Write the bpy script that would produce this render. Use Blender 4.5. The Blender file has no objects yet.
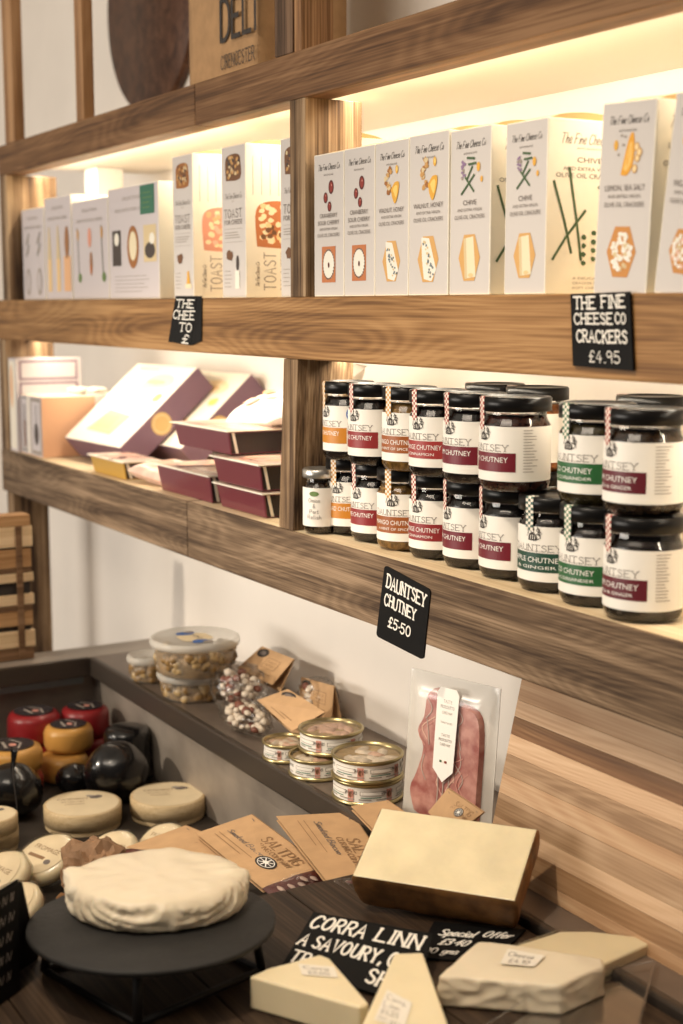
import bpy, bmesh, math, random
from mathutils import Vector, Matrix, noise
R = random.Random(7)
ZO = 1.55                       # camera height above the shop floor
SC = bpy.context.scene
COL = SC.collection
# ------------------------------------------------------------------ camera
F, CX, CY = 1422.0, 341.5, 512.0
TH = math.radians(30.34)
PT = math.atan(206 / F)
FW = Vector((-math.cos(TH), math.sin(TH), 0)); RT = Vector((math.sin(TH), math.cos(TH), 0))
cam_d = bpy.data.cameras.new('camera'); cam = bpy.data.objects.new('camera', cam_d); COL.objects.link(cam)
cam.location = (0, 0, ZO)
fwd = FW * math.cos(PT) + Vector((0, 0, -math.sin(PT)))
upv = FW * math.sin(PT) + Vector((0, 0, math.cos(PT)))
cam.rotation_euler = Matrix((RT, upv, -fwd)).transposed().to_euler()
cam_d.sensor_fit = 'VERTICAL'; cam_d.sensor_height = 36.0; cam_d.lens = F / 1024 * 36
cam_d.clip_start = .05
cam_d.dof.use_dof = True; cam_d.dof.focus_distance = 1.52; cam_d.dof.aperture_fstop = 5.0
SC.camera = cam
# ------------------------------------------------------------------ world, lights, exposure
SC.view_settings.view_transform = 'Standard'; SC.view_settings.look = 'None'
SC.view_settings.gamma = 1.0; SC.view_settings.use_curve_mapping = False
SC.view_settings.exposure = 0.1
W = bpy.data.worlds.new('shop'); SC.world = W; W.use_nodes = True
W.node_tree.nodes['Background'].inputs[0].default_value = (1, .9, .78, 1)
W.node_tree.nodes['Background'].inputs[1].default_value = .08


def area(name, loc, target, sx, sy, power, col, spread=180):
    d = bpy.data.lights.new(name, 'AREA'); d.shape = 'RECTANGLE'; d.size = sx; d.size_y = sy
    d.energy = power; d.color = col; d.spread = math.radians(spread)
    o = bpy.data.objects.new(name, d); COL.objects.link(o); o.location = Vector(loc) + Vector((0, 0, ZO))
    o.rotation_euler = (Vector(target) - Vector(loc)).to_track_quat('-Z', 'Y').to_euler()
    return o


def spot(name, loc, target, power, col, ang, blend=.6, rad=.03):
    d = bpy.data.lights.new(name, 'SPOT'); d.energy = power; d.color = col
    d.spot_size = math.radians(ang); d.spot_blend = blend; d.shadow_soft_size = rad
    o = bpy.data.objects.new(name, d); COL.objects.link(o); o.location = Vector(loc) + Vector((0, 0, ZO))
    o.rotation_euler = (Vector(target) - Vector(loc)).to_track_quat('-Z', 'Y').to_euler()
    return o


WARM = (1, .83, .62)
area('ceiling_panel_light', (-.7, -.6, 1.15), (-1.5, .8, -.1), 1.2, .6, 15, (1, .86, .70))
area('front_fill_light', (-2.35, -2.3, -.22), (-1.75, .8, -.25), 2.2, .75, 60, (1, .92, .82))  # added fill from the front, reaches the wall under the bottom shelf
spot('counter_spotlight', (-.95, -.15, 1.1), (-1.12, .72, -.55), 66, (1, .85, .66), 45, .9, .04)
spot('wall_fill_spot', (-2.1, -1.2, .42), (-1.72, .955, -.50), 105, (1, .88, .72), 36, .9, .05)  # added low lamp that brightens the wall below the bottom beam
for nm, z, pw in (('upper', .243, 6.3), ('lower', -.056, 3.9)):
    o = area(nm + '_shelf_light', (-1.55, .862, z), (-1.55, .93, z - .2), .018, 2.1, pw, (1, .87, .68))
    o.rotation_euler = (Vector((0, .10, -.2))).to_track_quat('-Z', 'X').to_euler()


# ------------------------------------------------------------------ helpers
def ray(u, v):
    a = (u - CX) / F; b = (CY - v) / F
    h = math.cos(PT) + b * math.sin(PT)
    return Vector((h * FW.x + a * RT.x, h * FW.y + a * RT.y, -math.sin(PT) + b * math.cos(PT)))


def at(u, v, x=None, y=None, z=None):
    r = ray(u, v)
    d = z / r.z if z is not None else (y / r.y if y is not None else x / r.x)
    return r * d


def props(o, label=None, cat=None, group=None, kind=None):
    if label: o['label'] = label
    if cat: o['category'] = cat
    if group: o['group'] = group
    if kind: o['kind'] = kind
    return o


def thing(name, label, cat, loc=(0, 0, 0), rz=0, group=None, rot=None):
    o = bpy.data.objects.new(name, None); COL.objects.link(o)
    o.location = Vector(loc) + Vector((0, 0, ZO)); o.rotation_euler = rot or (0, 0, rz)
    o.empty_display_size = .02
    return props(o, label, cat, group)


class MB:
    def __init__(s, o=(0, 0, 0)):
        s.bm = bmesh.new(); s.m = []; s.o = Vector(o)

    def mi(s, m):
        if m not in s.m: s.m.append(m)
        return s.m.index(m)

    def v(s, p): return s.bm.verts.new(Vector(p) - s.o)

    def face(s, pts, m, smooth=False):
        f = s.bm.faces.new([s.v(p) for p in pts]); f.material_index = s.mi(m); f.smooth = smooth
        return f

    def hexa(s, P, m, bev=0, seg=2, fm=None):
        """P: 4 bottom then 4 top corners, both counter-clockwise from above"""
        vs = [s.v(p) for p in P]; k = s.mi(m); fs = []
        for n, q in enumerate(((3, 2, 1, 0), (4, 5, 6, 7), (0, 1, 5, 4), (1, 2, 6, 5), (2, 3, 7, 6), (3, 0, 4, 7))):
            f = s.bm.faces.new([vs[i] for i in q]); f.material_index = k if not fm or n not in fm else s.mi(fm[n]); fs.append(f)
        if bev:
            es = {e for f in fs for e in f.edges}
            bmesh.ops.bevel(s.bm, geom=list(es), offset=bev, segments=seg, profile=.6, affect='EDGES')
        return vs

    def box(s, a, b, m, bev=0, fm=None, seg=2):
        x0, y0, z0 = a; x1, y1, z1 = b
        return s.hexa([(x0, y0, z0), (x1, y0, z0), (x1, y1, z0), (x0, y1, z0), (x0, y0, z1), (x1, y0, z1), (x1, y1, z1), (x0, y1, z1)], m, bev, seg, fm)

    def prism(s, bot, top, m, mtop=None, smooth=False):
        b = [s.v(p) for p in bot]; t = [s.v(p) for p in top]; n = len(b); k = s.mi(m)
        for i in range(n):
            j = (i + 1) % n
            f = s.bm.faces.new([b[i], b[j], t[j], t[i]]); f.material_index = k; f.smooth = smooth
        f = s.bm.faces.new(t); f.material_index = s.mi(mtop or m)
        f = s.bm.faces.new(b[::-1]); f.material_index = k

    def lathe(s, prof, m, c=(0, 0, 0), n=40, a0=0, a1=2 * math.pi, smooth=True, fn=None):
        c = Vector(c); k = s.mi(m); full = abs(a1 - a0 - 2 * math.pi) < 1e-6; rows = []
        for r, z in prof:
            if r < 1e-6: rows.append([s.v(c + Vector((0, 0, z)))]); continue
            row = []
            for i in range(n + (0 if full else 1)):
                a = a0 + (a1 - a0) * i / n
                p = Vector((r * math.sin(a), -r * math.cos(a), z))
                if fn: p = fn(p, a)
                row.append(s.v(c + p))
            rows.append(row)
        for A, B in zip(rows, rows[1:]):
            N = max(len(A), len(B)); rng = N if full else N - 1
            for i in range(rng):
                j = (i + 1) % N
                if len(A) == 1 and len(B) == 1: continue
                if len(A) == 1: q = [A[0], B[i], B[j]]
                elif len(B) == 1: q = [A[i], A[j], B[0]]
                else: q = [A[i], A[j], B[j], B[i]]
                f = s.bm.faces.new(q); f.material_index = k; f.smooth = smooth

    def tube(s, pts, r, m, n=8, closed=False):
        pts = [Vector(p) for p in pts]; k = s.mi(m); rows = []; N = len(pts)
        for i, p in enumerate(pts):
            a = pts[(i - 1) % N] if (closed or i) else p; b = pts[(i + 1) % N] if (closed or i < N - 1) else p
            t = (b - a).normalized(); u = t.cross(Vector((.13, .21, .97))).normalized(); w = t.cross(u)
            rows.append([s.v(p + (u * math.cos(2 * math.pi * q / n) + w * math.sin(2 * math.pi * q / n)) * r) for q in range(n)])
        prs = list(zip(rows, rows[1:])) + ([(rows[-1], rows[0])] if closed else [])
        for A, B in prs:
            for q in range(n):
                f = s.bm.faces.new([A[q], A[(q + 1) % n], B[(q + 1) % n], B[q]]); f.material_index = k; f.smooth = True
        if not closed:
            for rr in (rows[0][::-1], rows[-1]):
                f = s.bm.faces.new(rr); f.material_index = k

    def blob(s, c, r, m, sub=2, amp=.15, freq=1.6, sc=(1, 1, 1), rot=None):
        g = bmesh.ops.create_icosphere(s.bm, subdivisions=sub, radius=1)
        k = s.mi(m); off = Vector((R.random() * 50, R.random() * 50, R.random() * 50))
        for v in g['verts']:
            d = v.co.copy(); q = d * (1 + amp * noise.noise(d * freq + off))
            q = Vector((q.x * sc[0], q.y * sc[1], q.z * sc[2])) * r
            if rot: q = rot @ q
            v.co = q + Vector(c) - s.o
        for f in {f for v in g['verts'] for f in v.link_faces}: f.material_index = k; f.smooth = True

    def grid(s, fn, nu, nv, m, smooth=True):
        k = s.mi(m); V = [[s.v(fn(i / nu, j / nv)) for i in range(nu + 1)] for j in range(nv + 1)]
        for j in range(nv):
            for i in range(nu):
                f = s.bm.faces.new([V[j][i], V[j][i + 1], V[j + 1][i + 1], V[j + 1][i]]); f.material_index = k; f.smooth = smooth

    def build(s, name, parent=None, label=None, kind=None, solid=0, offset=0, recalc=True):
        if recalc: bmesh.ops.recalc_face_normals(s.bm, faces=s.bm.faces)
        me = bpy.data.meshes.new(name); s.bm.to_mesh(me); s.bm.free()
        for m in s.m: me.materials.append(M[m] if isinstance(m, str) else m)
        o = bpy.data.objects.new(name, me); COL.objects.link(o)
        if parent: o.parent = parent
        else: o.location = s.o + Vector((0, 0, ZO))
        if solid:
            q = o.modifiers.new('thick', 'SOLIDIFY'); q.thickness = solid; q.offset = offset
        return props(o, label, None, None, kind)


# ------------------------------------------------------------------ materials
M = {}


def mat(name, col, rough=.5, metal=0, var=.0, vs=20, bump=0, bs=60, trans=0, ior=1.45, coat=0, sss=0, spec=.5, col2=None, emit=0):
    m = bpy.data.materials.new(name); m.use_nodes = True; nt = m.node_tree; N = nt.nodes; L = nt.links
    p = N['Principled BSDF']; M[name] = m
    p.inputs['Base Color'].default_value = (*col, 1); p.inputs['Roughness'].default_value = rough
    p.inputs['Metallic'].default_value = metal; p.inputs['Transmission Weight'].default_value = trans
    p.inputs['IOR'].default_value = ior; p.inputs['Coat Weight'].default_value = coat
    p.inputs['Specular IOR Level'].default_value = spec
    if sss:
        p.inputs['Subsurface Weight'].default_value = sss; p.inputs['Subsurface Radius'].default_value = (.01, .006, .003)
        p.inputs['Subsurface Scale'].default_value = .5
    if emit:
        p.inputs['Emission Color'].default_value = (*col, 1); p.inputs['Emission Strength'].default_value = emit
    if var or bump:
        tc = N.new('ShaderNodeTexCoord')
        if var:
            nz = N.new('ShaderNodeTexNoise'); nz.inputs['Scale'].default_value = vs; nz.inputs['Detail'].default_value = 5
            L.new(tc.outputs['Object'], nz.inputs['Vector'])
            cr = N.new('ShaderNodeValToRGB'); cr.color_ramp.elements[0].position = .35; cr.color_ramp.elements[1].position = .65
            c2 = col2 or tuple(c * (1 - var) for c in col)
            cr.color_ramp.elements[0].color = (*c2, 1); cr.color_ramp.elements[1].color = (*col, 1)
            L.new(nz.outputs['Fac'], cr.inputs['Fac']); L.new(cr.outputs['Color'], p.inputs['Base Color'])
        if bump:
            nb = N.new('ShaderNodeTexNoise'); nb.inputs['Scale'].default_value = bs; nb.inputs['Detail'].default_value = 6
            L.new(tc.outputs['Object'], nb.inputs['Vector'])
            b = N.new('ShaderNodeBump'); b.inputs['Strength'].default_value = bump; b.inputs['Distance'].default_value = .002
            L.new(nb.outputs['Fac'], b.inputs['Height']); L.new(b.outputs['Normal'], p.inputs['Normal'])
    return m


def wood(name, dark, midc, light, axis=0, sc=1.0, rough=.65, bump=.35, rings=.5, stain=.3):
    m = bpy.data.materials.new(name); m.use_nodes = True; nt = m.node_tree; N = nt.nodes; L = nt.links
    p = N['Principled BSDF']; p.inputs['Roughness'].default_value = rough; M[name] = m
    p.inputs['Specular IOR Level'].default_value = .3
    tc = N.new('ShaderNodeTexCoord')

    def nzn(along, across, detail, dist=0.):
        mp = N.new('ShaderNodeMapping'); s = [across * sc] * 3; s[axis] = along * sc
        mp.inputs['Scale'].default_value = s; L.new(tc.outputs['Object'], mp.inputs['Vector'])
        n = N.new('ShaderNodeTexNoise'); n.inputs['Scale'].default_value = 1; n.inputs['Detail'].default_value = detail
        n.inputs['Distortion'].default_value = dist; L.new(mp.outputs['Vector'], n.inputs['Vector']); return n
    base = nzn(2.2, 46, 5, .6); fine = nzn(5, 420, 4); blot = nzn(6, 9, 3)
    # growth rings: sine of a stretched noise field
    rg = nzn(1.3, 11, 1, .2)
    mu = N.new('ShaderNodeMath'); mu.operation = 'MULTIPLY'; mu.inputs[1].default_value = 210; L.new(rg.outputs['Fac'], mu.inputs[0])
    si = N.new('ShaderNodeMath'); si.operation = 'SINE'; L.new(mu.outputs[0], si.inputs[0])
    r1 = N.new('ShaderNodeMath'); r1.operation = 'MULTIPLY_ADD'; r1.inputs[1].default_value = .040 * rings; L.new(si.outputs[0], r1.inputs[0])
    L.new(base.outputs['Fac'], r1.inputs[2])
    r2 = N.new('ShaderNodeMath'); r2.operation = 'MULTIPLY_ADD'; r2.inputs[1].default_value = .75; L.new(fine.outputs['Fac'], r2.inputs[0]); L.new(r1.outputs[0], r2.inputs[2])
    r3 = N.new('ShaderNodeMath'); r3.operation = 'MULTIPLY_ADD'; r3.inputs[1].default_value = stain; L.new(blot.outputs['Fac'], r3.inputs[0]); L.new(r2.outputs[0], r3.inputs[2])
    cr = N.new('ShaderNodeValToRGB'); e = cr.color_ramp.elements; c0 = .875 + stain * .5
    c0 *= .5; e[0].position = c0 - .11; e[0].color = (*dark, 1); e[1].position = c0 + .11; e[1].color = (*light, 1)
    q = e.new(c0); q.color = (*midc, 1)
    hf = N.new('ShaderNodeMath'); hf.operation = 'MULTIPLY'; hf.inputs[1].default_value = .5; L.new(r3.outputs[0], hf.inputs[0])
    L.new(hf.outputs[0], cr.inputs['Fac']); L.new(cr.outputs['Color'], p.inputs['Base Color'])
    b = N.new('ShaderNodeBump'); b.inputs['Strength'].default_value = bump * .5; b.inputs['Distance'].default_value = .0012
    L.new(r2.outputs[0], b.inputs['Height']); L.new(b.outputs['Normal'], p.inputs['Normal'])
    return m


def film(name, tint=(1, 1, 1), gloss=.05, rough=.22):
    m = bpy.data.materials.new(name); m.use_nodes = True; nt = m.node_tree; N = nt.nodes; L = nt.links; M[name] = m
    N.remove(N['Principled BSDF']); out = N['Material Output']
    t = N.new('ShaderNodeBsdfTransparent'); t.inputs[0].default_value = (*tint, 1)
    g = N.new('ShaderNodeBsdfGlossy'); g.inputs['Roughness'].default_value = rough
    lw = N.new('ShaderNodeLayerWeight'); lw.inputs['Blend'].default_value = .25
    ma = N.new('ShaderNodeMath'); ma.operation = 'MULTIPLY_ADD'; ma.inputs[1].default_value = .4; ma.inputs[2].default_value = gloss
    L.new(lw.outputs['Fresnel'], ma.inputs[0])
    mx = N.new('ShaderNodeMixShader'); L.new(ma.outputs[0], mx.inputs[0]); L.new(t.outputs[0], mx.inputs[1]); L.new(g.outputs[0], mx.inputs[2])
    L.new(mx.outputs[0], out.inputs['Surface']); return m


def frosted(name, col, alpha):
    m = bpy.data.materials.new(name); m.use_nodes = True; nt = m.node_tree; N = nt.nodes; L = nt.links; M[name] = m
    p = N['Principled BSDF']; p.inputs['Base Color'].default_value = (*col, 1); p.inputs['Roughness'].default_value = .3
    p.inputs['Alpha'].default_value = alpha; return m


wood('beam_brown', (.07, .031, .012), (.16, .078, .032), (.26, .14, .065), 0, 1, .6, .5, 1.0)
wood('beam_warm', (.13, .058, .018), (.275, .138, .048), (.42, .235, .095), 0, 1, .55, .35, 1.3, .25)
wood('beam_grey', (.052, .030, .017), (.150, .096, .056), (.30, .205, .128), 0, 1.3, .75, 1.0, .9, .3)
wood('post_wood', (.045, .024, .013), (.19, .115, .06), (.42, .29, .17), 2, 1, .75, .7, .2, .8)
wood('stud_wood', (.16, .075, .03), (.34, .18, .08), (.48, .28, .14), 2, 1, .6, .3, .6)
wood('dark_stud', (.04, .022, .012), (.11, .062, .035), (.2, .12, .07), 2, 1, .7, .5, .6)
wood('pine_and_lit_edge', (.60, .44, .25), (.74, .58, .37), (.82, .68, .47), 0, 1, .6, .2, .5, .15)  # pine of the boards, also the painted lit edge on the beams
wood('round_board', (.03, .012, .006), (.075, .03, .015), (.13, .06, .032), 2, .8, .45, .2, .8)
for i, (d, c, l) in enumerate((((.40, .23, .12), (.50, .31, .175), (.58, .39, .235)), ((.25, .13, .062), (.33, .19, .095), (.41, .25, .135)),
                               ((.50, .31, .18), (.60, .40, .245), (.68, .48, .31)), ((.15, .07, .028), (.22, .11, .048), (.30, .17, .08)),
                               ((.27, .16, .085), (.40, .255, .145), (.5, .34, .21)))):
    wood('block_%d' % i, d, c, l, 0, 1, .5, .12, 1.6, .2)
wood('crate_dark', (.10, .05, .025), (.20, .11, .055), (.3, .18, .1), 1, 1, .6, .3)
wood('crate_light', (.62, .43, .24), (.76, .56, .34), (.84, .66, .44), 1, 1, .6, .2)
wood('crate_mid', (.3, .15, .06), (.45, .25, .11), (.55, .33, .16), 1, 1, .6, .2)
wood('tray_wood', (.016, .009, .005), (.036, .021, .012), (.075, .046, .027), 0, 1, .6, .3, .5)
wood('camembert_wood', (.55, .40, .22), (.66, .50, .29), (.74, .58, .36), 0, 1, .6, .2, .5)
mat('wall_white', (.86, .80, .73), .8, var=.05, vs=6, bump=.08, bs=90)
mat('wall_grey', (.62, .61, .60), .8, var=.05, vs=6)
mat('soffit', (.78, .74, .68), .7)
mat('floor_stone', (.18, .15, .12), .6, var=.3, vs=5)
mat('ceiling_white', (.7, .68, .64), .9)
mat('steel_dark', (.27, .215, .175), .38, metal=.55, var=.25, vs=15)
mat('steel_brushed', (.44, .375, .315), .5, metal=.4, var=.3, vs=12, bump=.1, bs=120)
mat('steel_lip', (.10, .08, .065), .38, metal=.6)
mat('steel_rim', (.46, .40, .34), .4, metal=.5, var=.15, vs=8)
mat('blue_tape', (.36, .43, .45), .5)
mat('pan_floor', (.040, .030, .023), .6, var=.4, vs=14)
mat('black_metal', (.012, .011, .011), .5, metal=.3)
mat('slate', (.018, .0165, .0155), .62, var=.35, vs=30, bump=.25, bs=150)
mat('chalkboard', (.007, .0065, .0065), .6, var=.2, vs=30, spec=.15)
mat('chalk', (.82, .78, .71), .9)
mat('alu', (.6, .6, .58), .4, metal=.9)
mat('carton_grey', (.60, .56, .53), .55)
mat('carton_white', (.84, .78, .66), .55)
mat('carton_mauve', (.60, .55, .56), .5)
mat('carton_inner', (.50, .33, .13), .7)
mat('kraft', (.55, .34, .175), .8, var=.12, vs=40, bump=.1, bs=200)
mat('kraft_dark', (.30, .17, .08), .8, var=.15, vs=40)
mat('hessian', (.42, .25, .12), .85, var=.15, vs=60, bump=.3, bs=300)
mat('ink', (.035, .028, .024), .7)
mat('ink_soft', (.16, .13, .115), .7)
mat('ink_pale', (.34, .29, .25), .7)
mat('white_print', (.85, .82, .76), .6)
mat('cream_label', (.84, .80, .73), .5)
for n, c in dict(p_red=(.25, .03, .02), p_darkred=(.10, .012, .01), p_walnut=(.33, .13, .035), p_walnut2=(.55, .30, .10), p_honey=(.72, .38, .05), p_honey2=(.85, .60, .16),
                 p_green=(.06, .11, .045), p_green2=(.14, .22, .07), p_purple=(.27, .17, .30), p_orange=(.75, .35, .03), p_orange2=(.85, .52, .14), p_lemon=(.85, .65, .35),
                 p_cracker=(.55, .24, .06), p_cracker2=(.64, .36, .12), p_terra=(.50, .17, .06), p_cheese=(.80, .70, .48), p_cheese2=(.66, .52, .30), p_white=(.82, .78, .68),
                 p_blue=(.16, .20, .22), p_brown=(.16, .07, .03), p_brown2=(.34, .16, .07), p_pink=(.72, .32, .22), p_pink2=(.76, .48, .36), p_cream=(.86, .70, .45),
                 p_tag=(.04, .16, .10), p_grey=(.30, .28, .27), p_dark=(.06, .045, .04), p_peach=(.78, .45, .24), p_sand=(.80, .56, .28), p_badge=(.05, .14, .42),
                 p_peel=(.62, .28, .22)).items():
    mat(n, c, .6)
mat('p_gold', (.58, .40, .17), .4, metal=.3)
for n, c in dict(band_orange=(.52, .20, .02), band_red=(.25, .022, .024), band_rust=(.30, .085, .018), band_crimson=(.15, .010, .02), band_maroon=(.11, .010, .018),
                 band_green=(.02, .11, .032), band_pine=(.014, .06, .036), band_scarlet=(.32, .035, .032)).items():
    mat(n, c, .45)
mat('lid_black', (.006, .0055, .0055), .3, spec=.3)
mat('lid_silver', (.62, .60, .56), .3, metal=.9)
mat('jar_glass', (1, 1, 1), .02, trans=1, ior=1.45)
for n, c in dict(fill_dark=(.018, .009, .006), fill_red=(.07, .018, .010), fill_mustard=(.36, .19, .04), fill_orange=(.45, .14, .03), fill_olive=(.07, .05, .012), fill_brown=(.05, .026, .012)).items():
    mat(n, c, .25, var=.6, vs=160, coat=.3)
mat('cheese_cut', (.86, .74, .49), .38, var=.12, vs=30, bump=.12, bs=260, sss=.15)
mat('cheese_pale', (.80, .68, .45), .45, var=.08, vs=16, bump=.05, bs=100, sss=.15)
mat('cheese_rind', (.30, .14, .045), .5, var=.55, vs=45, bump=.3, bs=200)
mat('paper_wrap', (.74, .64, .48), .42, var=.06, vs=14, bump=.06, bs=60, sss=.1)
mat('paper_white', (.78, .72, .62), .55, sss=.08)
mat('wax_black', (.006, .0055, .006), .24, var=.2, vs=30, bump=.08, bs=30, coat=.4)
mat('wax_red', (.30, .018, .022), .35, var=.2, vs=20, coat=.2)
mat('wax_yellow', (.66, .34, .08), .4, var=.12, vs=16, coat=.2)
mat('wax_label', (.06, .05, .055), .25, var=.5, vs=60, coat=.5)
mat('camembert_label', (.76, .63, .42), .6, var=.06, vs=40)
mat('tin_gold', (.42, .34, .17), .3, metal=.85)
mat('tin_fish', (.80, .68, .54), .5, var=.35, vs=90, bump=.4, bs=120)
mat('tin_fish_pink', (.70, .46, .34), .5, var=.35, vs=90, bump=.4, bs=120)
mat('antipasti', (.32, .19, .07), .35, var=.55, vs=70, bump=.5, bs=120)
mat('antipasti_pale', (.52, .36, .17), .35, var=.4, vs=70, bump=.5, bs=120)
mat('salami_bits', (.78, .68, .57), .5, var=.25, vs=90)
mat('salami_bits_red', (.24, .08, .05), .5, var=.3, vs=90)
mat('ham', (.33, .085, .065), .38, var=.5, vs=60, col2=(.58, .29, .23), bump=.3, bs=70)
mat('meat_dark', (.10, .022, .018), .35, var=.5, vs=40, coat=.3)
mat('meat_fat', (.55, .40, .33), .4, var=.3, vs=40)
mat('purple_card', (.17, .095, .14), .42)
mat('purple_soft', (.24, .15, .20), .5)
mat('film_pink', (.80, .55, .45), .35, var=.3, vs=40, coat=.3)
mat('tray_black', (.02, .015, .016), .3)
mat('tray_plum', (.13, .02, .035), .3, coat=.3)
mat('tray_ochre', (.46, .27, .05), .4)
mat('ribbon', (.80, .74, .66), .5)
mat('box_pink', (.70, .40, .24), .55)
mat('brown_paper', (.30, .17, .09), .7, var=.3, vs=40)
mat('cured_brown', (.26, .12, .04), .5, var=.5, vs=60)
film('clear_film'); film('clear_film_soft', (.97, .96, .94), .04, .25)
frosted('lid_frost', (.84, .80, .72), .50); frosted('tub_frost', (.80, .75, .65), .16); frosted('wax_paper', (.76, .70, .60), .72)


def gingham(name, c):
    m = bpy.data.materials.new(name); m.use_nodes = True; nt = m.node_tree; N = nt.nodes; L = nt.links; M[name] = m
    p = N['Principled BSDF']; p.inputs['Roughness'].default_value = .6
    uv = N.new('ShaderNodeUVMap'); ck = N.new('ShaderNodeTexChecker'); ck.inputs['Scale'].default_value = 1
    ck.inputs['Color1'].default_value = (*c, 1); ck.inputs['Color2'].default_value = (.80, .72, .62, 1)
    L.new(uv.outputs[0], ck.inputs['Vector']); L.new(ck.outputs['Color'], p.inputs['Base Color']); return m


gingham('ging_red', (.35, .07, .06)); gingham('ging_orange', (.55, .27, .06)); gingham('ging_green', (.10, .20, .12)); gingham('ging_pine', (.05, .11, .09))

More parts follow.
